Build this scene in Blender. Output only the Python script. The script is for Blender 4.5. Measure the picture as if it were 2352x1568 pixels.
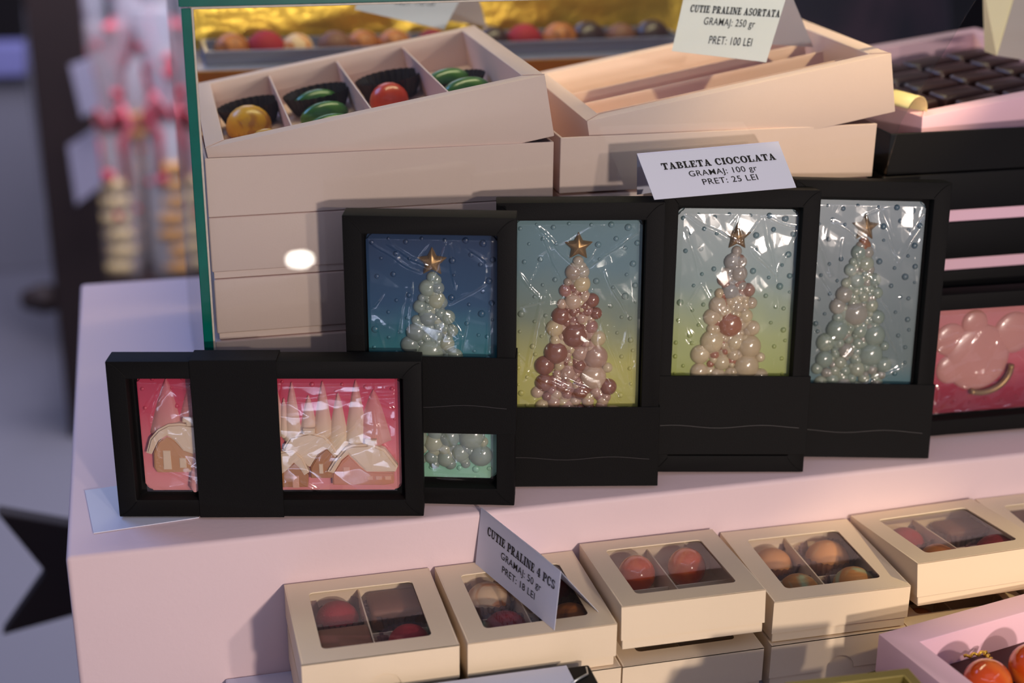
import bpy, bmesh, math, random
import numpy as np
from mathutils import Vector, Matrix
random.seed(7)
S = bpy.context.scene
COL = S.collection
for o in list(bpy.data.objects):
    bpy.data.objects.remove(o)

# ------------------------------------------------------------------ camera
YAW, PITCH, ROLL = 0.25220, 0.36357, 0.01020
FPX = 3400.0
CAM = Vector((0.0566, -0.7429, 0.3961))
fwd = Vector((math.sin(YAW)*math.cos(PITCH), math.cos(YAW)*math.cos(PITCH), -math.sin(PITCH)))
rgt = Vector((math.cos(YAW), -math.sin(YAW), 0))
upv = rgt.cross(fwd)
R2 = rgt*math.cos(ROLL)+upv*math.sin(ROLL)
U2 = upv*math.cos(ROLL)-rgt*math.sin(ROLL)
cd = bpy.data.cameras.new('camera')
cam = bpy.data.objects.new('camera', cd)
COL.objects.link(cam)
cam.matrix_world = Matrix(((R2.x, U2.x, -fwd.x, CAM.x), (R2.y, U2.y, -fwd.y, CAM.y), (R2.z, U2.z, -fwd.z, CAM.z), (0, 0, 0, 1)))
cd.sensor_width = 36; cd.lens = 36*FPX/2352
cd.clip_start = 0.02; cd.clip_end = 50
cd.dof.use_dof = True
cd.dof.focus_distance = 0.845
cd.dof.aperture_fstop = 4.2
S.camera = cam

def at(x, y, ax, v):
    """the point of the plane (axis ax = v) seen at photo pixel x, y"""
    r = R2*((x-1176)/FPX) - U2*((y-784)/FPX) + fwd
    t = (v-CAM[ax])/r[ax]
    return CAM+r*t

# ------------------------------------------------------------------ light and exposure
S.view_settings.view_transform = 'Standard'
S.view_settings.look = 'None'
S.view_settings.gamma = 1
S.view_settings.use_curve_mapping = False
S.view_settings.exposure = 0.0
w = bpy.data.worlds.new('world'); S.world = w; w.use_nodes = True
bg = w.node_tree.nodes['Background']
bg.inputs[0].default_value = (0.52, 0.50, 0.72, 1)
bg.inputs[1].default_value = 0.20

def aim(o, tgt):
    o.rotation_euler = (Vector(tgt)-o.location).to_track_quat('-Z', 'Y').to_euler()
def lamp(name, kind, loc, tgt, energy, color, **k):
    l = bpy.data.lights.new(name, kind); l.energy = energy; l.color = color
    for a, b in k.items(): setattr(l, a, b)
    o = bpy.data.objects.new(name, l); COL.objects.link(o); o.location = loc; aim(o, tgt)
    return o
T0 = Vector((0.28, 0.0, 0.05))
T1 = Vector((0.26, -0.02, 0.02))
lamp('hall_spot', 'SPOT', T1+Vector((.46, -1.62, .56)), T1, 25, (1, .84, .72), spot_size=.80, spot_blend=1, shadow_soft_size=.03)
lamp('hall_spot', 'SPOT', T0+Vector((.20, -1.66, .30)), T0, 56, (1, .85, .75), spot_size=1.0, spot_blend=.8, shadow_soft_size=.04)
lamp('overhead_soft_light', 'AREA', (.1, -1.0, 1.9), (.3, .1, 0), 1.5, (.66, .72, 1), shape='RECTANGLE', size=1.6, size_y=.9)  # broad, weak bluish area light from overhead
for lx, ly, lz, tw in ((-.45, -.75, .95, .2), (.95, -.75, 1.0, .4), (.25, -1.35, 1.05, .3), (.1, -.9, -.35, .3)):
    lamp('crease_glint_light', 'AREA', (lx, ly, lz), (tw, .05, .05), .75, (.66, .74, 1), shape='RECTANGLE', size=.9, size_y=.018)  # added unseen strips that give the cellophane creases bright streaks to mirror
lamp('blue_hall_light', 'AREA', (-.9, 1.3, 1.3), (.1, .3, 0), 15, (.22, .42, 1), shape='RECTANGLE', size=.9, size_y=.7)
lamp('bag_fill_light', 'AREA', (.15, 2.45, 1.3), (.0, 2.95, -.4), 30, (.66, .68, 1), shape='RECTANGLE', size=.8, size_y=.8)  # unseen fill added above the gift bags to brighten them
lamp('bag_fill_light', 'AREA', (.15, 1.85, 1.15), (.0, 2.95, -.2), 42, (.88, .84, 1), shape='RECTANGLE', size=.8, size_y=.8)  # second added fill, turned onto the fronts of the bags
lamp('warm_case_spot', 'SPOT', (1.05, -.35, .95), (.47, .14, .23), 75, (1, .74, .42), spot_size=.22, spot_blend=.3, shadow_soft_size=.02)
lamp('warm_box_spot', 'SPOT', (.95, -.75, .75), (.505, -.075, -.02), 22, (1, .76, .42), spot_size=.13, spot_blend=.4, shadow_soft_size=.02)
lamp('gold_shelf_light', 'AREA', (.35, .36, .75), (.3, .5, .18), 3.6, (1, .82, .5), shape='RECTANGLE', size=.6, size_y=.12)

# ------------------------------------------------------------------ materials
def lin(c):
    return tuple(((v/255)/12.92 if v/255 <= .04045 else ((v/255+.055)/1.055)**2.4) for v in c)
MC = {}
def mat(name, rgb, rough=.5, metal=0, spec=.5, bump=0, bscale=400, var=0, vscale=40, coat=0, sub=0):
    if name in MC: return MC[name]
    m = bpy.data.materials.new(name); m.use_nodes = True
    nt = m.node_tree; p = nt.nodes['Principled BSDF']
    c = lin(rgb)
    p.inputs['Base Color'].default_value = (*c, 1)
    p.inputs['Roughness'].default_value = rough
    p.inputs['Metallic'].default_value = metal
    p.inputs['Specular IOR Level'].default_value = spec
    p.inputs['Coat Weight'].default_value = coat
    p.inputs['Coat Roughness'].default_value = .12
    tc = nt.nodes.new('ShaderNodeTexCoord')
    if var:
        n = nt.nodes.new('ShaderNodeTexNoise'); n.inputs['Scale'].default_value = vscale; n.inputs['Detail'].default_value = 6
        nt.links.new(tc.outputs['Object'], n.inputs['Vector'])
        r = nt.nodes.new('ShaderNodeMapRange'); r.inputs[3].default_value = 1-var; r.inputs[4].default_value = 1+var
        nt.links.new(n.outputs['Fac'], r.inputs[0])
        mx = nt.nodes.new('ShaderNodeMix'); mx.data_type = 'RGBA'; mx.blend_type = 'MULTIPLY'; mx.inputs[0].default_value = 1
        mx.inputs[6].default_value = (*c, 1); nt.links.new(r.outputs[0], mx.inputs[7])
        nt.links.new(mx.outputs[2], p.inputs['Base Color'])
    if bump:
        n = nt.nodes.new('ShaderNodeTexNoise'); n.inputs['Scale'].default_value = bscale; n.inputs['Detail'].default_value = 4
        nt.links.new(tc.outputs['Object'], n.inputs['Vector'])
        b = nt.nodes.new('ShaderNodeBump'); b.inputs['Strength'].default_value = bump; b.inputs['Distance'].default_value = .001
        nt.links.new(n.outputs['Fac'], b.inputs['Height']); nt.links.new(b.outputs[0], p.inputs['Normal'])
    MC[name] = m
    return m

def film(name, tint=(255, 255, 255), refl=.05, rough=.04, ior=1.45, haze=0, bump=0, bscale=60, hc=(222, 222, 226)):
    """thin clear sheet: lets light straight through, mirrors by Fresnel, optional milky haze"""
    if name in MC: return MC[name]
    m = bpy.data.materials.new(name); m.use_nodes = True
    nt = m.node_tree; nt.nodes.remove(nt.nodes['Principled BSDF'])
    out = nt.nodes['Material Output']
    tr = nt.nodes.new('ShaderNodeBsdfTransparent'); tr.inputs[0].default_value = (*lin(tint), 1)
    gl = nt.nodes.new('ShaderNodeBsdfGlossy'); gl.inputs['Roughness'].default_value = rough
    fr = nt.nodes.new('ShaderNodeLayerWeight'); fr.inputs[0].default_value = .5
    pw = nt.nodes.new('ShaderNodeMath'); pw.operation = 'POWER'; pw.inputs[1].default_value = 5
    nt.links.new(fr.outputs['Facing'], pw.inputs[0])
    r0 = ((ior-1)/(ior+1))**2+refl
    ad = nt.nodes.new('ShaderNodeMath'); ad.operation = 'MULTIPLY_ADD'; ad.inputs[1].default_value = 1-r0; ad.inputs[2].default_value = r0
    nt.links.new(pw.outputs[0], ad.inputs[0])
    mx = nt.nodes.new('ShaderNodeMixShader')
    nt.links.new(ad.outputs[0], mx.inputs[0])
    base = tr.outputs[0]
    if haze:
        df = nt.nodes.new('ShaderNodeBsdfDiffuse'); df.inputs[0].default_value = (*lin(hc), 1)
        m2 = nt.nodes.new('ShaderNodeMixShader'); m2.inputs[0].default_value = haze
        nt.links.new(tr.outputs[0], m2.inputs[1]); nt.links.new(df.outputs[0], m2.inputs[2]); base = m2.outputs[0]
    nt.links.new(base, mx.inputs[1]); nt.links.new(gl.outputs[0], mx.inputs[2])
    if bump:
        tc = nt.nodes.new('ShaderNodeTexCoord')
        n = nt.nodes.new('ShaderNodeTexNoise'); n.inputs['Scale'].default_value = bscale; n.inputs['Detail'].default_value = 3
        nt.links.new(tc.outputs['Object'], n.inputs['Vector'])
        b = nt.nodes.new('ShaderNodeBump'); b.inputs['Strength'].default_value = bump; b.inputs['Distance'].default_value = .004
        nt.links.new(n.outputs['Fac'], b.inputs['Height']); nt.links.new(b.outputs[0], gl.inputs['Normal']); nt.links.new(b.outputs[0], fr.inputs['Normal'])
    nt.links.new(mx.outputs[0], out.inputs[0])
    MC[name] = m
    return m

def attr_mat(name, rough=.3, coat=.3, var=.1, vscale=250):
    """colour taken from the mesh's own 'col' attribute"""
    if name in MC: return MC[name]
    m = mat(name, (200, 200, 200), rough, coat=coat, var=var, vscale=vscale)
    nt = m.node_tree
    a = nt.nodes.new('ShaderNodeAttribute'); a.attribute_name = 'col'
    mx = [n for n in nt.nodes if n.type == 'MIX'][0]
    nt.links.new(a.outputs['Color'], mx.inputs[6])
    return m

def ramp_mat(name, stops, axis=2, lo=0, hi=1, rough=.32, coat=.25, noise=.12):
    """colour bands of the cast chocolate along one axis of the object"""
    if name in MC: return MC[name]
    m = bpy.data.materials.new(name); m.use_nodes = True
    nt = m.node_tree; p = nt.nodes['Principled BSDF']
    tc = nt.nodes.new('ShaderNodeTexCoord'); sp = nt.nodes.new('ShaderNodeSeparateXYZ')
    nt.links.new(tc.outputs['Object'], sp.inputs[0])
    mr = nt.nodes.new('ShaderNodeMapRange'); mr.inputs[1].default_value = lo; mr.inputs[2].default_value = hi
    nt.links.new(sp.outputs[axis], mr.inputs[0])
    n = nt.nodes.new('ShaderNodeTexNoise'); n.inputs['Scale'].default_value = 35; nt.links.new(tc.outputs['Object'], n.inputs['Vector'])
    ma = nt.nodes.new('ShaderNodeMath'); ma.operation = 'MULTIPLY_ADD'; ma.inputs[1].default_value = noise*2; ma.inputs[2].default_value = -noise
    nt.links.new(n.outputs['Fac'], ma.inputs[0])
    ad = nt.nodes.new('ShaderNodeMath'); ad.operation = 'ADD'
    nt.links.new(mr.outputs[0], ad.inputs[0]); nt.links.new(ma.outputs[0], ad.inputs[1])
    cr = nt.nodes.new('ShaderNodeValToRGB')
    while len(cr.color_ramp.elements) < len(stops): cr.color_ramp.elements.new(.5)
    for e, (pos, c) in zip(cr.color_ramp.elements, stops):
        e.position = pos; e.color = (*lin(c), 1)
    nt.links.new(ad.outputs[0], cr.inputs[0]); nt.links.new(cr.outputs[0], p.inputs['Base Color'])
    p.inputs['Roughness'].default_value = rough; p.inputs['Coat Weight'].default_value = coat
    MC[name] = m
    return m

def marble(name, c1, c2, scale=60, thr=.5, rough=.45, coat=0):
    if name in MC: return MC[name]
    m = bpy.data.materials.new(name); m.use_nodes = True
    nt = m.node_tree; p = nt.nodes['Principled BSDF']
    tc = nt.nodes.new('ShaderNodeTexCoord')
    n = nt.nodes.new('ShaderNodeTexNoise'); n.inputs['Scale'].default_value = scale; n.inputs['Distortion'].default_value = 1.2
    nt.links.new(tc.outputs['Object'], n.inputs['Vector'])
    cr = nt.nodes.new('ShaderNodeValToRGB'); e = cr.color_ramp.elements
    e[0].position = thr-.06; e[0].color = (*lin(c1), 1); e[1].position = thr+.06; e[1].color = (*lin(c2), 1)
    nt.links.new(n.outputs['Fac'], cr.inputs[0]); nt.links.new(cr.outputs[0], p.inputs['Base Color'])
    p.inputs['Roughness'].default_value = rough; p.inputs['Coat Weight'].default_value = coat
    MC[name] = m
    return m

PINK = mat('pink_card', (226, 192, 186), .55, bump=.05, bscale=900, var=.015, vscale=25)
PINK2 = mat('lilac_pink_card', (232, 190, 205), .42, bump=.04, bscale=900)
CREAM = mat('cream_card', (234, 213, 182), .5, bump=.04, bscale=900, var=.012)
BLACK = mat('black_card', (12, 11, 11), .68, spec=.16, bump=.15, bscale=1500)
BLACK2 = mat('black_board', (9, 9, 11), .6, spec=.18, bump=.05)
WHITE = mat('white_paper', (206, 208, 224), .7)
INK = mat('black_ink', (22, 20, 22), .7)
STEP = mat('pink_cloth_board', (224, 198, 200), .6, bump=.12, bscale=260, var=.02, vscale=8)
LOWER = mat('white_board', (205, 205, 225), .4)
GOLD = mat('gold_foil', (228, 186, 78), .3, metal=.8, bump=1, bscale=90)
GOLDS = mat('gold_paint', (150, 118, 74), .34, metal=.6, bump=.1)
CLEAR = film('clear_film', refl=.04, rough=.04, haze=.03)
PANE = film('case_glass', tint=(246, 250, 248), refl=.012, rough=.01, ior=1.4)
GREEN = mat('green_glass_edge', (0, 92, 80), .18, coat=.6, var=.25, vscale=60)
BEVEL = mat('pale_glass_bevel', (190, 180, 165), .2, coat=.5, var=.2, vscale=300)
CELLO = film('cellophane', refl=.06, rough=.10, ior=1.5, haze=.010)
CUPM = film('fluted_cup_plastic', tint=(196, 178, 178), refl=.07, rough=.15, haze=.3, hc=(150, 130, 136))
DCUP = mat('dark_paper_cup', (48, 34, 34), .55)

# ------------------------------------------------------------------ mesh helpers
def B(): return bmesh.new()
def box(bm, a, b):
    x0, y0, z0 = a; x1, y1, z1 = b
    v = [bm.verts.new(p) for p in ((x0,y0,z0),(x1,y0,z0),(x1,y1,z0),(x0,y1,z0),(x0,y0,z1),(x1,y0,z1),(x1,y1,z1),(x0,y1,z1))]
    for f in ((0,3,2,1),(4,5,6,7),(0,1,5,4),(1,2,6,5),(2,3,7,6),(3,0,4,7)): bm.faces.new([v[i] for i in f])
    return v
def prism(bm, pts, n, flip=False):
    """pts: 3D outline; n: extrusion vector"""
    a = [bm.verts.new(p) for p in pts]; b = [bm.verts.new(Vector(p)+Vector(n)) for p in pts]
    bm.faces.new(a); bm.faces.new(b[::-1])
    for i in range(len(a)):
        j = (i+1) % len(a); bm.faces.new((a[j], a[i], b[i], b[j]))
def ring_tray(bm, W, D, H, t, floor, t2=None):
    """open tray with hollow-looking thick rims: origin front left bottom"""
    t2 = t if t2 is None else t2
    o = [(0,0),(W,0),(W,D),(0,D)]; i = [(t,t2),(W-t,t2),(W-t,D-t2),(t,D-t2)]
    A = [bm.verts.new((x,y,0)) for x,y in o]; Bv = [bm.verts.new((x,y,H)) for x,y in o]
    C = [bm.verts.new((x,y,H)) for x,y in i]; Dv = [bm.verts.new((x,y,floor)) for x,y in i]
    bm.faces.new(A[::-1]); bm.faces.new(Dv)
    for k in range(4):
        j = (k+1) % 4
        bm.faces.new((A[k],A[j],Bv[j],Bv[k])); bm.faces.new((Bv[k],Bv[j],C[j],C[k])); bm.faces.new((C[k],C[j],Dv[j],Dv[k]))
def tube(bm, pts, r, n=8, closed=False):
    pts = [Vector(p) for p in pts]; rings = []
    for k, p in enumerate(pts):
        d = (pts[min(k+1, len(pts)-1)]-pts[max(k-1, 0)]).normalized()
        a = d.orthogonal().normalized() if k == 0 else (a-d*a.dot(d)).normalized()
        b = d.cross(a)
        rings.append([bm.verts.new(p+(a*math.cos(q)+b*math.sin(q))*r) for q in [2*math.pi*i/n for i in range(n)]])
    for r0, r1 in zip(rings, rings[1:]):
        for i in range(n): bm.faces.new((r0[i], r0[(i+1)%n], r1[(i+1)%n], r1[i]))
    bm.faces.new(rings[0][::-1]); bm.faces.new(rings[-1])
def lathe(bm, prof, n=32, c=(0,0,0), flute=0, nf=0):
    rings = []
    for r, z in prof:
        rr = []
        for i in range(n):
            q = 2*math.pi*i/n; f = 1+(flute*(1 if i % 2 else -1))*(z > prof[0][1]+1e-6)
            rr.append(bm.verts.new((c[0]+r*f*math.cos(q), c[1]+r*f*math.sin(q), c[2]+z)))
        rings.append(rr)
    for r0, r1 in zip(rings, rings[1:]):
        for i in range(n): bm.faces.new((r0[i], r0[(i+1)%n], r1[(i+1)%n], r1[i]))
    return rings
def rrect(x0, y0, x1, y1, r, n=5):
    out = []
    for cx, cy, a in ((x1-r,y1-r,0),(x0+r,y1-r,90),(x0+r,y0+r,180),(x1-r,y0+r,270)):
        for k in range(n+1):
            q = math.radians(a+90*k/n); out.append((cx+r*math.cos(q), cy+r*math.sin(q)))
    return out
def bev(bm, wdt, seg=2, ang=30):
    bm.normal_update()
    e = [e for e in bm.edges if len(e.link_faces) == 2 and e.calc_face_angle(0) > math.radians(ang)]
    bmesh.ops.bevel(bm, geom=e, offset=wdt, segments=seg, affect='EDGES', profile=.5, clamp_overlap=True)
def obj(name, bm, m, parent=None, smooth=False, fix=True, loc=None):
    if fix: bmesh.ops.recalc_face_normals(bm, faces=bm.faces[:])
    me = bpy.data.meshes.new(name); bm.to_mesh(me); bm.free()
    me.materials.append(m)
    if smooth:
        for p in me.polygons: p.use_smooth = True
    o = bpy.data.objects.new(name, me); COL.objects.link(o)
    if parent: o.parent = parent
    if loc is not None: o.location = loc
    return o
def sm_angle(o, deg=35):
    me = o.data
    for p in me.polygons: p.use_smooth = True
    bm = bmesh.new(); bm.from_mesh(me)
    for e in bm.edges:
        if len(e.link_faces) == 2 and e.calc_face_angle(0) > math.radians(deg): e.smooth = False
    bm.to_mesh(me); bm.free()
    return o
def tag(o, label, cat, group=None):
    o['label'] = label; o['category'] = cat
    if group: o['group'] = group
    return o
def thing(name, label, cat, M=None, group=None):
    o = bpy.data.objects.new(name, None); COL.objects.link(o); o.empty_display_size = .01
    if M is not None: o.matrix_world = M
    return tag(o, label, cat, group)
def rot(yaw=0, pit=0, rol=0):
    """degrees; pit > 0 raises the back, rol > 0 raises the right"""
    return Matrix.Rotation(math.radians(yaw), 4, 'Z') @ Matrix.Rotation(math.radians(pit), 4, 'X') @ Matrix.Rotation(math.radians(-rol), 4, 'Y')
def pose(p, yaw=0, pit=0, rol=0): return Matrix.Translation(Vector(p)) @ rot(yaw, pit, rol)

# ------------------------------------------------------------------ lettering
def arc(cx, cy, rx, ry, a0, a1, tx, ty, n=18):
    P = []
    for k in range(n):
        q0 = math.radians(a0+(a1-a0)*k/n); q1 = math.radians(a0+(a1-a0)*(k+1)/n)
        f = lambda q, a, b: (cx+a*math.cos(q), cy+b*math.sin(q))
        P.append([f(q0, rx, ry), f(q1, rx, ry), f(q1, rx-tx, ry-ty), f(q0, rx-tx, ry-ty)])
    return P
def rc(a, b, c, d): return [[(a, b), (c, b), (c, d), (a, d)]]
st = lambda: rc(.11, 0, .41, 1)
GL = {
 'T': (.98, rc(0,.84,.98,1)+rc(.34,0,.64,1)+rc(.2,0,.78,.12)+rc(0,.64,.11,1)+rc(.87,.64,.98,1)),
 'A': (1.08, [[(.14,0),(.27,0),(.56,.78),(.46,1)], [(.40,1),(.62,1),(1.0,0),(.66,0)]]+rc(.26,.26,.78,.38)+rc(0,0,.4,.12)+rc(.56,0,1.08,.12)),
 'B': (.98, st()+rc(0,0,.5,.12)+rc(0,.88,.5,1)+arc(.48,.745,.40,.255,-90,90,.26,.12)+arc(.5,.27,.46,.27,-90,90,.28,.12)),
 'L': (.92, st()+rc(0,.88,.56,1)+rc(0,0,.9,.12)+rc(.76,0,.9,.38)),
 'E': (.92, st()+rc(0,.88,.82,1)+rc(0,0,.88,.12)+rc(.7,.68,.82,1)+rc(.76,0,.88,.34)+rc(.3,.45,.6,.56)+rc(.54,.34,.63,.67)),
 'C': (.98, arc(.52,.5,.5,.53,48,312,.3,.13)+rc(.78,.62,.92,.98)+rc(.76,.1,.9,.26)),
 'I': (.54, rc(.12,0,.42,1)+rc(0,0,.54,.12)+rc(0,.88,.54,1)),
 'O': (1.08, arc(.54,.5,.54,.53,0,360,.3,.13,28)),
 'U': (1.06, rc(.1,.3,.38,1)+rc(.78,.3,.92,1)+arc(.51,.32,.41,.34,180,360,.22,.14)+rc(0,.88,.5,1)+rc(.64,.88,1.06,1)),
 'P': (.94, st()+rc(0,0,.54,.12)+rc(0,.88,.5,1)+arc(.48,.7,.44,.30,-90,90,.27,.12)),
 'R': (1.06, st()+rc(0,0,.5,.12)+rc(0,.88,.5,1)+arc(.48,.72,.42,.28,-90,90,.27,.12)+[[(.4,.5),(.62,.5),(.94,0),(.64,0)]]+rc(.64,0,1.06,.12)),
 'N': (1.1, rc(.12,0,.26,1)+rc(.84,0,.98,1)+[[(.08,1),(.4,1),(.98,0),(.7,0)]]+rc(0,0,.4,.12)+rc(0,.88,.3,1)+rc(.7,.88,1.1,1)),
 'S': (.86, arc(.43,.74,.38,.28,20,270,.24,.13)+arc(.43,.27,.4,.29,-160,90,.26,.14)+rc(.68,.68,.8,.98)+rc(.05,0,.17,.32)),
 '4': (.86, rc(.44,0,.7,1)+[[(0,.36),(.12,.36),(.56,1),(.44,1)]]+rc(0,.24,.86,.36)+rc(.3,0,.84,.1)),
 ' ': (.45, []),
}
def serif_text(txt, width=None, height=1.0, gap=.10):
    polys = []; x = 0
    for ch in txt:
        wd, P = GL[ch]
        for q in P: polys.append([(a+x, b) for a, b in q])
        x += wd+gap
    return polys, x-gap
def lay(name, parent, M, polys, sx, sy):
    bm = B()
    for q in polys:
        try: bm.faces.new([bm.verts.new(M @ Vector((a*sx, b*sy, 0))) for a, b in q])
        except ValueError: pass
    o = obj(name, bm, INK, parent, fix=False)
    o['label'] = 'black heavy serif lettering'
    return o
def heading(parent, M, txt, width, cap):
    P, wd = serif_text(txt); s = width/wd
    return lay('lettering', parent, M @ Matrix.Translation((-width/2, 0, 0)), P, s, cap)
def sans(parent, M, txt, width, cap):
    c = bpy.data.curves.new('lettering', 'FONT'); c.body = txt; c.size = 1; c.offset = .002; c.space_character = 1.08
    t = bpy.data.objects.new('tmp', c); COL.objects.link(t)
    bpy.context.view_layer.update()
    me = bpy.data.meshes.new_from_object(t.evaluated_get(bpy.context.evaluated_depsgraph_get()))
    bpy.data.objects.remove(t)
    xs = [v.co.x for v in me.vertices]; x0, x1 = min(xs), max(xs)
    s = width/(x1-x0); sy = cap/.72
    for v in me.vertices:
        v.co = M @ Vector(((v.co.x-x0)*s-width/2, v.co.y*sy, 0))
    me.materials.clear(); me.materials.append(INK)
    o = bpy.data.objects.new('lettering', me); COL.objects.link(o); o.parent = parent
    o['label'] = 'thin black sans serif lettering'
    return o
def panel_matrix(TL, TR, BL, lift=.0002):
    """frame with origin at top centre of a card panel, x right, y up, z out of the panel"""
    X = (TR-TL).normalized(); Yd = (TL-BL); Yd = (Yd-X*Yd.dot(X)).normalized(); Z = X.cross(Yd)
    o = (TL+TR)/2+Z*lift
    # keep the shear of the sheet out: y follows the panel's own side
    Ys = (TL-BL).normalized()
    return Matrix(((X.x,Ys.x,Z.x,o.x),(X.y,Ys.y,Z.y,o.y),(X.z,Ys.z,Z.z,o.z),(0,0,0,1)))
def tent_card(name, label, TL, TR, BR, BL, KR, KL, lines):
    """folded card: front panel TL TR BR BL, back panel TL TR KR KL; lines: (kind, text, width frac, v, cap frac)"""
    n_ = (TR-BR).cross(BL-BR); rr = TL-CAM; TL = CAM+rr*((BR-CAM).dot(n_)/rr.dot(n_))
    t = thing(name, label, 'price card', Matrix.Translation((BL+BR)/2)); inv = t.matrix_world.inverted()
    TL, TR, BR, BL, KR, KL = [inv @ v for v in (TL, TR, BR, BL, KR, KL)]
    bm = B(); n = (TR-TL).cross(TL-BL).normalized()*.0003
    prism(bm, [BL, BR, TR, TL], -n); FPN = obj('front_panel', bm, WHITE, t)
    bm = B(); prism(bm, [KL, KR, TR, TL], n); obj('back_panel', bm, WHITE, t)
    Wd = (TR-TL).length; Ht = (TL-BL).length
    M = panel_matrix(TL, TR, BL)
    for kind, txt, wf, u, v, cf in lines:
        Q = M @ Matrix.Translation((Wd*u, -Ht*v, 0))
        (heading if kind == 'h' else sans)(FPN, Q, txt, Wd*wf, Ht*cf)
    return t

# ------------------------------------------------------------------ setting
def struct(name, bm, m):
    o = obj(name, bm, m); o['kind'] = 'structure'; return o
bm = B(); box(bm, (-3, -1.5, -.95), (3.5, 4.7, -.9)); struct('floor', bm, mat('hall_floor', (112, 110, 116), .6, var=.08, vscale=3))
bm = B(); box(bm, (-3, 4.6, -.9), (3.5, 4.7, 2.2)); struct('wall_back', bm, mat('dark_wall', (14, 7, 9), .9, var=.3, vscale=2))

# display step: a big covered block
bm = B(); box(bm, (0, 0, -.9), (1.25, .475, 0)); bev(bm, .003, 3)
tag(sm_angle(obj('display_step', bm, STEP)), 'pale pink covered display step carrying the black chocolate boxes', 'display step')
bm = B(); box(bm, (.08, -.36, -.12), (1.25, -.0005, -.0885)); bev(bm, .001)
tag(obj('lower_display_shelf', bm, LOWER), 'white lower shelf board in front of the pink step under the praline boxes', 'shelf')

# ------------------------------------------------------------------ glass case
gc = thing('glass_case', 'clear glass display case with dark green cut edges around the pink boxes', 'glass case', Matrix.Translation((.083, .066, 0)))
def case_part(name, bm, m): 
    for v in bm.verts: v.co -= Vector((.083, .066, 0))
    return obj(name, bm, m, gc)
bm = B(); box(bm, (.0832, .068, .0), (.0882, .36, .281)); o = case_part('side_pane', bm, PANE)
bm = B(); box(bm, (.0832, .0662, .0), (.0884, .0680, .281)); bev(bm, .0004); o = case_part('edge', bm, GREEN); o['label'] = 'dark green cut edge of the side pane'
bm = B(); box(bm, (.0884, .0664, .0), (.0896, .0680, .281)); bev(bm, .0003); o = case_part('edge', bm, BEVEL); o['label'] = 'pale ground bevel along the green edge'
bm = B(); box(bm, (.082, .068, .2818), (.75, .36, .2868)); case_part('top_pane', bm, PANE)
bm = B(); box(bm, (.082, .0655, .2818), (.75, .068, .2868)); bev(bm, .0004); o = case_part('edge', bm, GREEN); o['label'] = 'dark green front edge of the top pane'
bm = B(); box(bm, (.0885, .0655, .2806), (.75, .068, .2817)); bev(bm, .0003); o = case_part('edge', bm, BEVEL); o['label'] = 'pale ground bevel under the green top edge'
# front pane with a slanted right end
bm = B(); ya, yb = .0662, .0676
prism(bm, [(.0897, ya, .001), (.4940, ya, .001), (.5030, ya, .1691), (.5099, ya, .2015), (.5553, ya, .2804), (.0897, ya, .2804)], (0, yb-ya, 0))
o = case_part('front_pane', bm, PANE); o['label'] = 'clear front pane with a slanted right end'

# ------------------------------------------------------------------ pink boxes behind the glass
def open_box(name, label, W, D, H, M, m, cat='box', group=None, t=.0016):
    th = thing(name, label, cat, M, group)
    bm = B(); ring_tray(bm, W, D, H, t, .0018); bev(bm, .0005)
    obj('tray_wall', bm, m, th)
    return th
def closed_box(label, W, D, H, M, mlid, mbase, group, foot=.004, ins=.0012):
    th = thing('lidded_box', label, 'box', M, group)
    bm = B(); box(bm, (ins, ins, 0), (W-ins, D-ins, foot+.001)); bev(bm, .0004); o = obj('base', bm, mbase, th)
    if mlid is not mbase: o['label'] = 'pink base showing below the black lid'
    bm = B(); box(bm, (0, 0, foot), (W, D, H)); bev(bm, .0011, 3); sm_angle(obj('lid', bm, mlid, th))
    return th
Yb = .072
xl, wl = .0906, .200
open_box('open_box', 'open pink box on top of the left pink stack, holding the tilted praline tray', wl, .212, .0335, Matrix.Translation((xl, Yb, .1648)), PINK)
tops = [.1645, .1278, .0905, .0535, .0275]
bots = [.1283, .0910, .0540, .0280, .0005]
words = ['second from the top of the left stack, just under the open tray', 'third from the top of the left stack, beside the bright lamp reflection',
         'in the lower left stack just above the horizontal black box', 'hidden low in the left stack behind the black boxes', 'at the very bottom of the left stack on the step']
for i, (a, b) in enumerate(zip(tops, bots)):
    dx = [0, .0008, -.0006, .0004, 0][i]
    closed_box('pink box '+words[i], wl-.001, .21, a-b, Matrix.Translation((xl+dx-.0002, Yb+[0, .0006, .0002, .001, 0][i], b)), PINK, PINK, 'closed pink boxes in the left stack')
xr, wr = .2945, .2025
open_box('open_box', 'open pink box on top of the middle stack under the empty divided tray', wr, .200, .0335, pose((xr, Yb, .1670), 0, 0, -.2), PINK)
zz = [.1655, .132, .0985, .065, .033, .0005]
for i in range(5):
    closed_box('closed pink box '+['right under the open box of the middle stack, only a sliver seen', 'second closed one of the middle stack', 'third closed one of the middle stack', 'fourth closed one of the middle stack', 'lowest one of the middle stack'][i]+(' behind the black boxes' if i else ''),
               wr-.002, .198, zz[i]-zz[i+1]-.0003, Matrix.Translation((xr+.0005, Yb, zz[i+1])), PINK, PINK, 'closed pink boxes in the middle stack')
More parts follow.
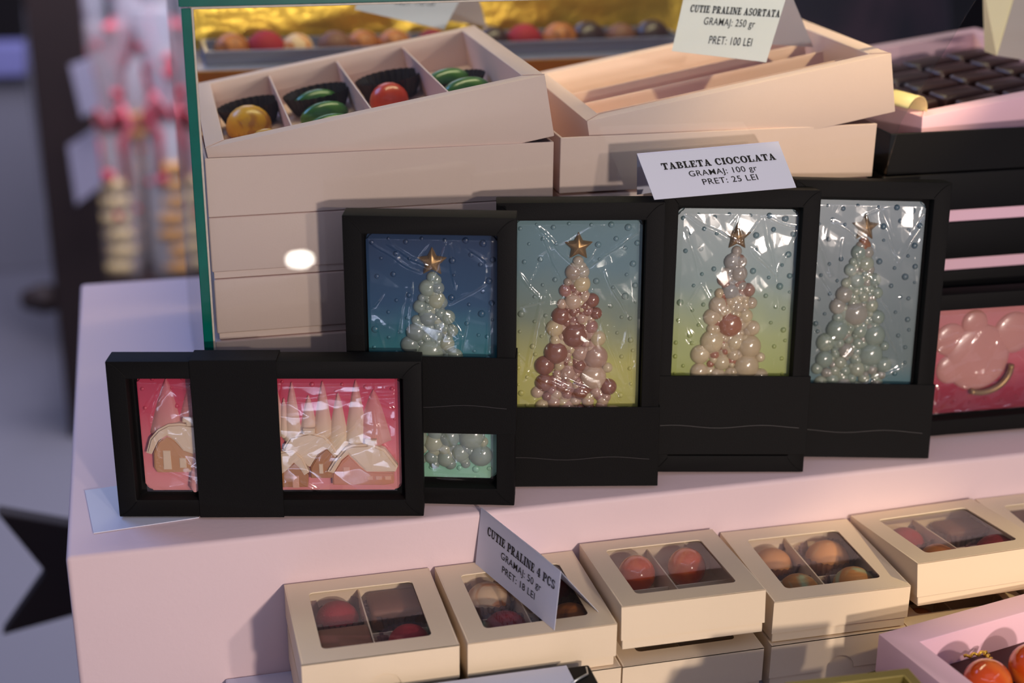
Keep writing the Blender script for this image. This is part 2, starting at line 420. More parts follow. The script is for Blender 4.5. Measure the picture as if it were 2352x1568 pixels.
# black lidded boxes on the right
xb, wb = .5070, .235
kz = [.1658, .1330, .1000, .0670, .0340, .0005]
open_box('open_black_box', 'open black box on top of the right stack under the pink tray of dark chocolates', wb, .21, .0262, Matrix.Translation((xb, Yb, .1665)), BLACK2)
lbl = ['top closed black lidded box of the right stack with a pink strip below it', 'second closed black lidded box of the right stack with a pink strip', 'third closed black lidded box of the right stack above the framed pink bar',
       'black lidded box low in the right stack behind the framed pink bar', 'lowest black lidded box of the right stack on the step']
for i in range(5):
    closed_box(lbl[i], wb, .21, kz[i]-kz[i+1]-.0002, Matrix.Translation((xb-.003+.002*(i % 2), Yb+.0005*i, kz[i+1])), BLACK2, PINK2, 'black lidded boxes in the right stack', foot=.0078, ins=.0015)

# ------------------------------------------------------------------ pralines
PM = {
 'red_velvet': mat('red_velvet_shell', (158, 28, 42), .75, bump=.3, bscale=900),
 'dark_red': mat('dark_red_shell', (128, 16, 30), .7, bump=.5, bscale=900),
 'milk': mat('milk_chocolate', (120, 76, 56), .6, var=.12, vscale=120),
 'orange_gloss': marble('glossy_orange_shell', (206, 76, 22), (226, 110, 36), 30, .5, .15, .6),
 'peach': marble('peach_marbled_shell', (214, 148, 92), (196, 190, 140), 42, .62, .6),
 'olive': marble('olive_peach_shell', (190, 128, 64), (170, 176, 130), 48, .5, .6),
 'cream': marble('cream_orange_shell', (226, 190, 150), (206, 130, 72), 60, .5, .5),
 'caramel': marble('caramel_shell', (186, 112, 52), (140, 78, 36), 60, .5, .5),
 'yellow': marble('yellow_gloss_shell', (218, 160, 30), (186, 120, 26), 70, .55, .35, .2),
 'green': marble('green_gloss_shell', (48, 100, 36), (74, 126, 50), 30, .5, .3, .3),
 'cocoa': mat('dark_chocolate', (58, 34, 30), .4, coat=.2, var=.2, vscale=90),
 'redorange': mat('red_orange_gloss', (205, 62, 30), .3, coat=.3),
}
DOME = [(0, 0), (.86, 0), (.97, .1), (1.0, .3), (.97, .55), (.86, .82), (.66, 1.06), (.42, 1.22), (.2, 1.29), (.001, 1.31)]
_pm = {}
def praline(kind, shape, r, M, label, group, name='praline'):
    key = (kind, shape, round(r, 4))
    if key not in _pm:
        bm = B()
        if shape == 'dome': lathe(bm, [(max(a, .001)*r, b*r*.92) for a, b in DOME], 28)
        elif shape == 'ball': lathe(bm, [(max(math.sin(q), .001)*r, r-math.cos(q)*r) for q in [math.pi*k/14 for k in range(15)]], 28)
        elif shape == 'disc':
            lathe(bm, [(.001, 0), (r*.9, 0), (r, r*.12), (r*1.0, r*.3), (r*.8, r*.48), (r*.4, r*.56), (.001, r*.58)], 28)
        else: box(bm, (-r, -r*.8, 0), (r, r*.8, r*.9)); bev(bm, r*.18, 3)
        bmesh.ops.recalc_face_normals(bm, faces=bm.faces[:])
        me = bpy.data.meshes.new('praline'); bm.to_mesh(me); bm.free(); me.materials.append(PM[kind])
        for p in me.polygons: p.use_smooth = True
        _pm[key] = me
    o = bpy.data.objects.new(name, _pm[key]); COL.objects.link(o); o.matrix_world = M
    return tag(o, label, 'praline', group)
_cm = {}
def cup(r, h, M, label, group, m=None, dark=False):
    key = (round(r, 4), round(h, 4), dark)
    if key not in _cm:
        bm = B(); n = 56
        lathe(bm, [(.001, .0002), (r*.72, .0002), (r*.76, .001), (r*.88, h*.5), (r, h)], n, flute=.045)
        me = bpy.data.meshes.new('fluted_cup'); bm.to_mesh(me); bm.free(); me.materials.append(DCUP if dark else CUPM)
        _cm[key] = me
    o = bpy.data.objects.new('fluted_cup', _cm[key]); COL.objects.link(o); o.matrix_world = M
    return tag(o, label, 'paper cup' if dark else 'plastic cup', group)

# ------------------------------------------------------------------ tilted pink trays with thick rims
def rim_tray(label, W, D, H, M, m, rim, divs, floor=.002, along='y', divh=.8):
    th = thing('divided_tray', label, 'tray', M)
    bm = B(); ring_tray(bm, W, D, H, rim, floor); bev(bm, .0006, 2); sm_angle(obj('tray_wall', bm, m, th))
    for d in divs:
        bm = B()
        if along == 'y': box(bm, (d-.0006, rim+.0004, floor), (d+.0006, D-rim-.0004, H*divh))
        else: box(bm, (rim+.0004, d-.0006, floor), (W-rim-.004, d+.0006, H*divh))
        bev(bm, .0003); obj('divider', bm, m, th)
    # fold lines of the mitred corners: thin lifted flap at both front corners
    for x0, x1 in ((0, rim), (W, W-rim)):
        bm = B(); prism(bm, [(x0, 0, H+.0002), (x1, rim*.93, H+.0002), (x1, rim, H+.0002), (x0+(x1-x0)*.02, rim*.08, H+.0002)], (0, 0, .0003)); obj('corner_fold', bm, m, th)
    return th
TLM = pose((.0915, .0760, .2034), -1.0, -.5, 10.0) @ Matrix.Translation((0, 0, -.0365))
LTRAY = rim_tray('tilted pink tray of pralines in four visible compartments at upper left', .1962, .196, .0365, TLM, PINK, .0110, [.0500, .0965, .1425], divh=.93)
g = 'pralines in the tilted tray at upper left'
cg = 'dark paper cups in the tilted tray'
bm = B(); box(bm, (.0112, .0112, .0022), (.1850, .1848, .0130)); bev(bm, .0004)
o = obj('raised_floor', bm, PINK); o.parent = LTRAY; o.location = (0, 0, 0)
FZ = .0132
TLI = TLM.inverted(); CL = TLI @ CAM
def inL(px, py, h=0.0):
    """spot on the tilted tray's raised floor (h above it) seen at photo pixel px, py"""
    Q = TLI @ at(px, py, 1, 1.0); d = Q-CL; q = CL+d*((FZ+h-CL.z)/d.z)
    return TLM @ Matrix.Translation((q.x, q.y, FZ))
cup(.0200, .0140, inL(578, 272, .004), 'round dark paper cup in the leftmost compartment of the tilted tray', cg, dark=True)
praline('yellow', 'dome', .0145, inL(572, 290, .004), 'glossy yellow praline, back one in the leftmost compartment of the tilted tray', g)
praline('yellow', 'dome', .0105, inL(612, 328, .004), 'glossy yellow praline, front one in the leftmost compartment of the tilted tray', g)
cup(.0215, .0130, inL(733, 240, .004), 'round dark paper cup under the three green pralines in the tilted tray', cg, dark=True)
for k, (px, py) in enumerate(((722, 226), (742, 254), (754, 283))):
    praline('green', 'dome', .0158, inL(px, py, .006) @ rot(8, 12, 0) @ Matrix.Diagonal((1, .52, .62, 1)), 'glossy green praline, '+['back', 'middle', 'front'][k]+' of the three in the second compartment', g)
cup(.0212, .0140, inL(898, 210, .004), 'round dark paper cup under the red-orange praline in the tilted tray', cg, dark=True)
praline('redorange', 'dome', .0125, inL(893, 226, .005), 'glossy red-orange praline alone in the third compartment of the tilted tray', g)
cup(.0180, .0075, inL(1052, 188, .004), 'dark paper cup under the green pair in the rightmost compartment of the tilted tray', cg, dark=True)
praline('green', 'dome', .0158, inL(1024, 180, .005) @ rot(8, 12, 0) @ Matrix.Diagonal((1, .6, .6, 1)), 'pale green praline, back of the pair in the rightmost compartment', g)
praline('green', 'dome', .0165, inL(1068, 203, .005) @ rot(8, 12, 0) @ Matrix.Diagonal((1, .6, .6, 1)), 'pale green praline, front of the pair in the rightmost compartment', g)

TRM = pose((.3118, .0770, .2085), -2.0, 0, 10.3) @ Matrix.Translation((0, 0, -.0365))
TRT = rim_tray('empty tilted pink tray with long dividers under the assorted praline price card', .1925, .150, .0365, TRM, PINK, .0100, [.042, .072, .102], along='x', divh=.78)
# pink tray of dark chocolates at the far right
TPM = pose((.5371, .0888, .1985), 11.0, 1.5, 4.4) @ Matrix.Translation((0, 0, -.0285))
rim_tray('pink tray of dark chocolate squares at upper right on the black boxes', .1950, .175, .0285, TPM, PINK2, .0120, [])
bm = B(); box(bm, (.0125, .0125, .0022), (.1825, .1625, .0062)); bev(bm, .001)
o = obj('gold_liner', bm, mat('gold_paper', (150, 118, 48), .4, metal=.6, bump=1, bscale=180)); o.matrix_world = TPM; tag(o, 'crumpled gold liner under the dark chocolates in the pink tray', 'liner')
for i in range(4):
    for j in range(5):
        x = .036+i*.0405; y = .030+j*.0265
        if x < .06 and y < .04: continue
        praline('cocoa', 'block', .0172, TPM @ Matrix.Translation((x, y, .0065)) @ rot(random.uniform(-5, 5), 0, 0) @ Matrix.Scale(.72, 4, (0, 1, 0)),
                'dark chocolate square, row %s from the front, %s column, upper right tray' % (['one', 'two', 'three', 'four', 'five'][j], ['leftmost', 'second', 'third', 'rightmost'][i]), 'dark chocolate squares in the pink tray')
# curled parchment strip
bm = B(); prof = [(.0125*math.cos(q), .0125*math.sin(q)) for q in [math.radians(-15+10*k) for k in range(19)]]
for (a, b), (c, d) in zip(prof, prof[1:]):
    bm.faces.new([bm.verts.new(p) for p in ((a, 0, b), (c, 0, d), (c, .034, d), (a, .034, b))])
bmesh.ops.remove_doubles(bm, verts=bm.verts, dist=1e-6)
o = obj('parchment_strip', bm, mat('parchment', (206, 190, 136), .5), smooth=True); o.modifiers.new('solid', 'SOLIDIFY').thickness = .0003
o.matrix_world = pose(at(2104, 262, 1, .093)+Vector((0, 0, -.001)), 28, 4, -14)
tag(o, 'curled cream parchment strip at the left end of the dark chocolate tray', 'paper strip')
# cream card standing in the far right tray
a, b, c, d = at(2262, 118, 1, .165), at(2258, -40, 1, .17), at(2345, -60, 1, .17), at(2290, 128, 1, .150)
e, f = at(2430, 150, 1, .150), at(2470, -60, 1, .17)
t = thing('folded_card', 'cream folded card standing in the dark chocolate tray at the top right corner', 'card', Matrix.Translation(a)); iv = t.matrix_world.inverted()
bm = B(); prism(bm, [iv @ v for v in (a, d, c, b)], (0, .0006, 0)); bev(bm, .0002); obj('front_panel', bm, mat('cream_paper', (226, 218, 178), .6), t)
bm = B(); prism(bm, [iv @ v for v in (d, e, f, c)], (0, .0006, 0)); obj('back_panel', bm, mat('shaded_cream_paper', (176, 168, 160), .6), t)  # this panel's shade is painted in, as a greyer copy of the cream paper

# ------------------------------------------------------------------ chocolate bars
SPH = [(462,410,26),(440,465,40),(485,465,32),(412,515,20),(480,525,42),(402,558,32),(447,577,18),(497,590,28),(440,615,42),(532,610,35),(385,628,25),(482,652,20),(440,670,25),(520,665,22),(552,677,30),(380,690,45),(482,700,30),(440,722,20),(528,745,35),(350,752,42),(448,790,62),(565,808,38),(355,815,28),(508,833,17),(425,865,20),(478,885,38),(530,865,23),(358,880,58),(555,905,58),(428,932,20),(300,948,48),(475,950,32),(375,950,25),(615,962,25),(415,990,40),(545,1010,62),(300,1040,45),(385,1055,34),(475,1040,25),(620,1065,42),(265,1090,30),(315,1112,25),(360,1100,28),(415,1100,28),(480,1090,40),(560,1090,28),(610,1118,25),(350,1150,34),(455,1140,25),(520,1140,30),
 (290,1165,34),(415,1175,40),(590,1165,28),(480,1180,24),(647,1231,62),(537,1236,48),(467,1215,35),(457,1268,45),(512,1299,32),(587,1320,45),(640,1306,22),(690,1330,55),(445,1346,32),(517,1351,42),(700,1255,26),(370,1245,55),(300,1230,46),(240,1235,40),(270,1310,50),(350,1330,42),(215,1320,40),(400,1300,26),(230,1385,26),(300,1380,28),(380,1395,24)]
BEADS = [(180,245,14),(258,225,10),(340,240,16),(415,222,12),(523,228,12),(620,228,19),(702,242,22),(290,298,14),(222,322,11),(645,298,16),(558,328,20),(690,345,14),(748,320,18),(355,322,12),(278,400,17),(200,412,15),(730,425,20),(565,400,10),(700,480,12),(350,503,16),(552,512,20),(743,535,18),(635,545,12),(290,530,12),(695,590,22),(250,590,12),(338,618,12),(625,640,15),(747,620,10),(185,678,22),(305,688,14),(680,698,12),(722,705,14),(250,718,12),(178,770,12),(285,795,12),(728,818,18),(242,848,18),(660,780,12),(740,873,12),(172,888,14),(255,890,14),(685,905,14),(172,960,15),(728,968,14),(185,1095,20),(172,1050,10),(685,1110,18),(735,1050,12),(215,1010,12),(215,1160,14),(735,1180,16),(585,1400,18),(667,1405,24),(732,1400,15),(445,1400,16),(180,1430,10)]
BW, BH, BT = .0728, .1476, .0052
def dome(bm, x, z, r, dep, lay_, colr, n=14, m=5):
    rings = []
    for j in range(m):
        q = math.pi/2*j/m
        rings.append([bm.verts.new((x+r*math.cos(q)*math.cos(2*math.pi*i/n), -dep*math.sin(q), z+r*math.cos(q)*math.sin(2*math.pi*i/n))) for i in range(n)])
    top = bm.verts.new((x, -dep, z)); fs = []
    for r0, r1 in zip(rings, rings[1:]):
        for i in range(n): fs.append(bm.faces.new((r0[i], r0[(i+1) % n], r1[(i+1) % n], r1[i])))
    for i in range(n): fs.append(bm.faces.new((rings[-1][i], rings[-1][(i+1) % n], top)))
    if lay_ is not None:
        for f in fs:
            for l in f.loops: l[lay_] = (*lin(colr), 1)
def slab(parent, W, H, m, t=BT, beads=()):
    bm = B()
    for x, z, r, dp in beads: dome(bm, x, z, r, dp, None, None, 10, 4)
    nb = len(bm.verts)
    prism(bm, [(a, 0, b) for a, b in rrect(0, 0, W, H, .0042)], (0, t, 0))
    bm.verts.index_update()
    e = [e for e in bm.edges if all(abs(v.co.y) < 1e-6 and v.index >= nb for v in e.verts)]
    bmesh.ops.bevel(bm, geom=e, offset=.0012, segments=3, affect='EDGES')
    return sm_angle(obj('slab', bm, m, parent))
def creased_film(parent, W, H, creases, base, seed, mg=.0035, name='cellophane_wrapper'):
    """crumpled clear film over the bar: ridges along the given fold lines (u,v in 0..1 from bottom left)"""
    rnd = random.Random(seed); st_ = .00042; nx = int((W+2*mg)/st_); nz = int((H+2*mg)/st_)
    X, Z = np.meshgrid(np.linspace(-mg, W+mg, nx+1), np.linspace(-mg, H+mg, nz+1))
    segs = [(a*W, b*H, c*W, d*H, hgt*1.25, wd*1.1) for a, b, c, d, hgt, wd in creases]
    for k in range(22):
        x, z = rnd.uniform(0, W), rnd.uniform(0, H); q = rnd.gauss(math.pi/2, .5); L = rnd.uniform(.01, .04)
        segs.append((x, z, x+math.cos(q)*L, z+math.sin(q)*L, rnd.uniform(-.0005, .0005), rnd.uniform(.0006, .0014)))
    h = np.zeros_like(X)
    wob = .0006*np.sin(X*260+seed)*np.cos(Z*210+2*seed)
    for ax, az, bx_, bz, hh, wd in segs:
        dx, dz = bx_-ax, bz-az; L2 = dx*dx+dz*dz
        t_ = np.clip(((X-ax)*dx+(Z-az)*dz)/L2, 0, 1)
        q = np.hypot(X-ax-dx*t_+wob*.6, Z-az-dz*t_+wob)
        s_ = np.sqrt(np.sin(np.pi*np.clip(t_, .03, .97)))
        r_ = np.clip(q/(wd*1.5), 0, 1)
        h += hh*s_*(1-r_)**1.4
        # the sheet pulls into a shallow facet beside each fold
        h += hh*.16*s_*np.clip(1-q/(wd*7), 0, 1)
    for k in range(5):
        a = rnd.uniform(0, math.pi); f = rnd.uniform(28, 60); ph = rnd.uniform(0, 1)
        u = (X*math.cos(a)+Z*math.sin(a))*f+ph+.25*np.sin(X*60+Z*40+k)
        h += .00024*np.abs((u % 1)-.5)*2
    ed = np.minimum(np.minimum(X+mg, W+mg-X), np.minimum(Z+mg, H+mg-Z))/mg
    e1 = np.clip(ed, 0, 1)
    Y = -np.minimum(base*np.clip(ed*.6, 0, 1)+.0005+h*e1, .0083)
    co = np.stack([X, Y, Z], -1).reshape(-1, 3)
    idx = np.arange((nx+1)*(nz+1)).reshape(nz+1, nx+1)
    F = np.stack([idx[:-1, :-1], idx[:-1, 1:], idx[1:, 1:], idx[1:, :-1]], -1).reshape(-1, 4)
    me = bpy.data.meshes.new(name)
    me.vertices.add(len(co)); me.vertices.foreach_set('co', co.ravel())
    me.loops.add(F.size); me.loops.foreach_set('vertex_index', F.ravel().astype(np.int32))
    me.polygons.add(len(F)); me.polygons.foreach_set('loop_start', np.arange(0, F.size, 4, dtype=np.int32)); me.polygons.foreach_set('loop_total', np.full(len(F), 4, dtype=np.int32))
    me.polygons.foreach_set('use_smooth', np.ones(len(F), dtype=bool))
    me.update(calc_edges=True); me.materials.append(CELLO)
    o = bpy.data.objects.new(name, me); COL.objects.link(o); o.parent = parent; o['label'] = 'creased clear cellophane'
    return o
def star_part(parent, cx, cz, R, m):
    bm = B(); n = 10
    ring = [bm.verts.new((cx+(R if k % 2 == 0 else R*.50)*math.sin(math.pi*2*k/n), -.0008, cz+(R if k % 2 == 0 else R*.50)*math.cos(math.pi*2*k/n))) for k in range(n)]
    low = [bm.verts.new((v.co.x, 0, v.co.z)) for v in ring]
    mid = [bm.verts.new((cx+(v.co.x-cx)*.62, -.0030, cz+(v.co.z-cz)*.62)) for v in ring]
    top = bm.verts.new((cx, -.0042, cz))
    for k in range(n):
        j = (k+1) % n
        bm.faces.new((ring[k], ring[j], mid[j], mid[k])); bm.faces.new((low[k], low[j], ring[j], ring[k])); bm.faces.new((mid[k], mid[j], top))
    bm.normal_update(); bev(bm, .0004, 2, 25)
    o = obj('star', bm, m, parent, smooth=True); o['label'] = 'bronze gold star'; return o
def tree_bar(M, label, bgm, cols, creases, seed):
    """cols: function(z01, rnd) -> rgb for a ball of the tree"""
    t = thing('chocolate_bar', label, 'chocolate bar', M)
    k = BW/620; slab(t, BW, BH, bgm, beads=[((x-152)*k, BH-(y-195)*k, r*k*.85, r*k*.55) for x, y, r in BEADS])
    rnd = random.Random(seed)
    bm = B(); lay_ = bm.loops.layers.float_color.new('col')
    for y in range(440, 1400, 26):
        hw_ = 18+(y-440)*.185; X = (462-152)*k; Z = BH-(y-195)*k
        for q_ in range(-2, 3): dome(bm, X+(q_*hw_*.42+rnd.uniform(-12, 12))*k, Z+rnd.uniform(-14, 14)*k, rnd.uniform(18, 34)*k, rnd.uniform(8, 16)*k+.0008, lay_, cols(Z/BH, rnd), 12, 4)
    for x, y, r in SPH:
        X = (x-152)*k; Z = BH-(y-195)*k
        dome(bm, X, Z, r*k*1.07, r*k*.50+.0012, lay_, cols(Z/BH, rnd), 18, 6)
    o = obj('tree_relief', bm, attr_mat('cast_balls', .2, .7), t, smooth=True); o['label'] = 'tree of cast chocolate balls'
    star_part(t, (462-152)*k, BH-(335-195)*k, 74*k, GOLDS)
    creased_film(t, BW, BH, creases, .0050, seed)
    return t
def bgm(name, stops): return ramp_mat(name, stops, 2, 0, BH, noise=.06)

# ---- black framed boxes
FW, FH, FT = .0946, .1727, .0155
def black_box(label, M, sleeve, horizontal=False, group='black framed boxes leaning along the step'):
    """M: frame at the bottom left corner of the front face; x right, z up, y into the box"""
    W, H = (FH, FW) if horizontal else (FW, FH)
    t = thing('framed_box', label, 'chocolate box', M, group)
    fr = .0104
    bm = B(); ring_tray(bm, W, H, FT, fr, .0015, fr); bev(bm, .0006, 2)
    bmesh.ops.transform(bm, matrix=Matrix(((1,0,0,0),(0,0,-1,FT),(0,1,0,0),(0,0,0,1))), verts=bm.verts)
    sm_angle(obj('frame', bm, BLACK, t))
    # mitred corner folds
    for cx, sx in ((0, 1), (W, -1)):
        for cz, sz in ((0, 1), (H, -1)):
            bm = B(); pts = []
            for k in range(6):
                q = k/5; pts.append((cx+sx*fr*(.1+.9*q), -.0002, cz+sz*fr*(.1+.8*q**1.6)))
            tube(bm, pts, .00022, 5); obj('corner_fold', bm, BLACK, t)
    s0, s1 = sleeve; e = .0007
    bm = B()
    if horizontal: a, b = (s0*W, -e, -e*.2), (s1*W, FT+e, H+e)
    else: a, b = (-e, -e, s0*H), (W+e, FT+e, s1*H)
    if horizontal: box(bm, (a[0], a[1], a[2]), (b[0], 0, b[2])); box(bm, (a[0], FT, a[2]), (b[0], b[1], b[2])); box(bm, (a[0], 0, H), (b[0], FT, H+e))
    else: box(bm, a, (b[0], 0, b[2])); box(bm, (a[0], FT, a[2]), b); box(bm, (-e, 0, a[2]), (0, FT, b[2])); box(bm, (W, 0, a[2]), (W+e, FT, b[2]))
    bev(bm, .0002, 1); o = SLV = obj('sleeve_band', bm, BLACK, t); o['label'] = 'plain black card sleeve band'
    if not horizontal:
        bm = B(); zc = (s0+.36*(s1-s0))*H
        tube(bm, [(W*(.05+.9*k/14), -e-.00008, zc+.0009*math.sin(k*.7+W*7)) for k in range(15)], .00022, 4)
        o = obj('sleeve_crease', bm, mat('worn_black_crease', (50, 46, 46), .5), SLV)
    return t
def face_pose(x, y, yaw, lean, roll, z=.0):
    yaw, lean, roll = map(math.radians, (yaw, lean, roll))
    r = Vector((math.cos(yaw), math.sin(yaw), 0)); n = Vector((-math.sin(yaw), math.cos(yaw), 0))
    u = Vector((0, 0, 1))*math.cos(lean)+n*math.sin(lean)
    r2 = r*math.cos(roll)+u*math.sin(roll); u2 = u*math.cos(roll)-r*math.sin(roll); d = u2.cross(r2)*1
    if d.y < 0: d = -d
    z0 = z+.0
    return Matrix(((r2.x, d.x, u2.x, x), (r2.y, d.y, u2.y, y), (r2.z, d.z, u2.z, z0), (0, 0, 0, 1)))
def in_box(F, x, z, y=.0088): return F @ Matrix.Translation((x, y, z))

F1 = face_pose(.0288, .0385, -13.33, .5, .2, .0018)
F2 = face_pose(.1597, .0268, -16.45, .2, .2, .0018)
F3 = face_pose(.2472, .0274, -13.25, 1.84, .58, .0020)
F4 = face_pose(.3412, .0227, -10.48, 8.12, -1.18, .0030)
F5 = face_pose(.4256, .0252, -11.85, 7.67, -1.31, .0032)
F6 = face_pose(.5205, .0330, -2.5, 3.0, 0, .0025)
black_box('horizontal black framed box at the left end, holding the pink village bar', F1, (.265, .541), True)
black_box('upright black framed box with the dark blue tree bar, behind the pink village box', F2, (.262, .532))
black_box('upright black framed box with the brownish tree on blue and olive', F3, (-.002, .290))
black_box('upright black framed box with the cream and brown tree on blue and lime', F4, (.066, .350))
black_box('rightmost upright black framed box with the grey-green tree and brown top balls', F5, (.002, .277))
black_box('horizontal black framed box at the right edge with a red and pink bar', F6, (.80, .93), True)

C3 = [(.18,.98,.50,.80,.0012,.0009),(.50,.80,.97,.96,.0014,.0010),(.50,.80,.62,.88,.0010,.0008),(.02,.80,.22,.68,.0008,.0008),(.22,.68,.05,.66,.0006,.0007),(.70,.80,.90,.62,.0010,.0009),(.90,.62,.93,.32,.0012,.0009),
      (.60,.72,.88,.34,.0009,.0008),(.20,.95,.40,.74,.0009,.0008),(.12,.38,.62,.28,.0018,.0016),(.12,.38,.40,.33,.0014,.0012),(.40,.36,.62,.30,.0010,.0010),(.22,.72,.08,.36,.0008,.0012),(.25,.70,.30,.40,.0006,.0010)]
C2 = [(.02,.98,.42,.86,.0012,.0008),(.18,.97,.48,.88,.0014,.0009),(.60,.98,.50,.84,.0012,.0009),(.62,.70,.74,.60,.0016,.0010),(.56,.78,.64,.62,.0012,.0009),(.90,.82,.64,.74,.0012,.0009),(.78,.96,.95,.90,.0010,.0008),
      (.30,.80,.22,.55,.0009,.0011),(.35,.82,.30,.60,.0008,.0010),(.95,.80,.90,.40,.0010,.0009),(.05,.72,.14,.78,.0010,.0009),(.08,.66,.16,.50,.0008,.0009),(.78,.72,.70,.50,.0009,.0010),(.64,.97,.68,.80,.001,.0009),
      (.40,.030,.85,.022,.0013,.0010),(.50,.010,.80,.006,.001,.0008)]
C4 = [(.04,.98,.52,.86,.0012,.0009),(.52,.86,.66,.96,.0011,.0008),(.60,.84,.82,.74,.0018,.0010),(.68,.98,.82,.74,.0013,.0009),(.82,.74,.98,.92,.0012,.0009),(.66,.98,.98,.93,.0008,.0008),(.06,.92,.22,.70,.0010,.0009),(.10,.62,.36,.44,.0012,.0009),
      (.10,.62,.22,.72,.0008,.0008),(.55,.78,.74,.28,.0008,.0009),(.82,.74,.90,.40,.0009,.0010),(.82,.74,.84,.30,.0007,.0010),(.20,.70,.46,.50,.0007,.0008),(.20,.30,.30,.24,.001,.001)]
C5 = [(.02,.90,.22,.70,.0016,.0012),(.05,.78,.26,.60,.0010,.0010),(.00,.62,.16,.46,.0020,.0016),(.10,.54,.30,.38,.0014,.0012),(.98,.94,.78,.76,.0022,.0016),(.62,.92,.78,.76,.0012,.0009),(.20,.92,.60,.80,.0010,.0009),(.60,.96,.64,.86,.0010,.0008),
      (.30,.84,.28,.60,.001,.001),(.60,.60,.90,.30,.0009,.0010),(.45,.20,.92,.32,.0010,.0010),(.55,.70,.80,.50,.0008,.0009),(.20,.14,.60,.20,.0008,.0009),(.82,.60,.90,.32,.0008,.0009)]
bx = (FW-BW)/2
rc_ = lambda L: (lambda z, r: tuple(max(0, min(255, c+r.uniform(-8, 8))) for c in r.choice(L)))
def c3(z, r):
    if z > .74: return r.choice([(168, 158, 138), (158, 140, 120)])
    if r.random() < .25: return (134, 86, 66)
    return r.choice([(180, 146, 126), (170, 136, 116), (190, 170, 130), (156, 112, 98), (188, 160, 134)])
def c4(z, r):
    if z > .66: return r.choice([(150, 146, 138), (158, 148, 134), (150, 112, 92)])
    return r.choice([(188, 168, 132), (196, 178, 140), (176, 158, 124), (186, 166, 134), (192, 172, 138), (182, 164, 136), (158, 104, 76)])
def c5(z, r):
    if z > .80: return r.choice([(140, 92, 58), (130, 100, 80), (150, 140, 122)])
    return r.choice([(138, 150, 132), (130, 144, 130), (150, 156, 134), (146, 142, 128)])
def c2(z, r): return r.choice([(138, 150, 134), (128, 142, 130), (156, 160, 134), (124, 136, 130)])
zb = .0113
tree_bar(in_box(F2, bx+.0006, zb+.0020), 'dark blue to mint chocolate bar with grey-green ball tree and gold star', bgm('blue_mint_chocolate', [(0, (140, 190, 160)), (.22, (110, 170, 150)), (.5, (62, 128, 136)), (.72, (22, 66, 98)), (1, (16, 42, 76))]), c2, C2, 2)
tree_bar(in_box(F3, bx-.0006, zb+.0026), 'blue-grey to olive chocolate bar with pinkish brown ball tree', bgm('blue_olive_chocolate', [(0, (178, 176, 84)), (.40, (182, 178, 98)), (.60, (124, 136, 116)), (.8, (98, 126, 132)), (1, (100, 130, 136))]), c3, C3, 3)
tree_bar(in_box(F4, bx+.0006, zb+.0012), 'blue-grey to lime chocolate bar with cream and brown ball tree', bgm('blue_lime_chocolate', [(0, (150, 172, 62)), (.28, (158, 168, 72)), (.50, (150, 162, 98)), (.70, (102, 130, 128)), (1, (92, 118, 128))]), c4, C4, 4)
tree_bar(in_box(F5, bx-.0012, zb+.0010), 'grey-blue to teal chocolate bar with grey-green ball tree and brown top', bgm('grey_teal_chocolate', [(0, (32, 92, 104)), (.22, (50, 104, 112)), (.30, (88, 108, 106)), (.7, (80, 100, 106)), (1, (62, 92, 108))]), c5, C5, 5)

# ---- village bar (horizontal)
LW, LH = .1458, .0706
def vx(x, y):
    x0 = 298+(y-240)*.072; x1 = 2092+(y-240)*.010
    return ((x-x0)/(x1-x0)*LW, (1-(y-240)/768)*LH)
def sdf_slab(parent, m): return slab(parent, LW, LH, m)
def plate(parent, name, poly, y0, th, m, bevw=.0007, seg=3):
    bm = B(); pts = [vx(*p) for p in poly]
    prism(bm, [(a, -y0, b) for a, b in pts], (0, -th, 0)); bmesh.ops.recalc_face_normals(bm, faces=bm.faces[:])
    e = [e for e in bm.edges if all(abs(v.co.y+y0+th) < 1e-6 for v in e.verts)]
    bmesh.ops.bevel(bm, geom=e, offset=bevw, segments=seg, affect='EDGES', clamp_overlap=True)
    bmesh.ops.triangulate(bm, faces=[f for f in bm.faces if len(f.verts) > 4])
    return sm_angle(obj(name, bm, m, parent), 50)
def cone_tree(bm, tip, basey, hw, dep=.0034):
    n = 9; rows = 12; G = []
    for j in range(rows+1):
        t_ = j/rows; y = tip[1]+(basey-tip[1])*t_
        wv = hw*(t_**.75)*(1 if t_ < .93 else math.sqrt(max(.02, 1-((t_-.93)/.075)**2))) + 3
        row = []
        for i in range(n):
            s = -1+2*i/(n-1); X, Z = vx(tip[0]+s*wv, y)
            row.append(bm.verts.new((X, -(dep*(.35+.65*t_)*math.sqrt(max(0, 1-s*s))) + .0001, Z)))
        G.append(row)
    for j in range(rows):
        for i in range(n-1): bm.faces.new((G[j][i], G[j][i+1], G[j+1][i+1], G[j+1][i]))
vb = thing('chocolate_bar', 'pink and red chocolate bar with snowy village relief in the left horizontal box', 'chocolate bar', in_box(F1, .0142, .0126))
VBEADS = [(408,262,18),(612,262,16),(338,330,15),(355,455,15),(570,442,17),(1290,285,12),(1495,302,18),(1700,302,14),(1858,318,15),(1940,255,15),(1655,345,12),(2040,330,16),(2050,455,12),(2055,530,10),(535,325,12),(1235,330,14),(2070,262,12)]
slab(vb, LW, LH, beads=[(*vx(x, y), r*LW/1765, r*LW/1765*.7) for x, y, r in VBEADS], m=ramp_mat('pink_chocolate', [(0, (222, 140, 138)), (.35, (214, 112, 118)), (.7, (196, 64, 86)), (1, (180, 44, 74))], 2, 0, LH, noise=.10))
TREEM = ramp_mat('snowy_tree_chocolate', [(0, (222, 196, 166)), (.45, (216, 192, 162)), (.72, (208, 164, 150)), (1, (196, 96, 110))], 2, 0, LH, noise=.05)
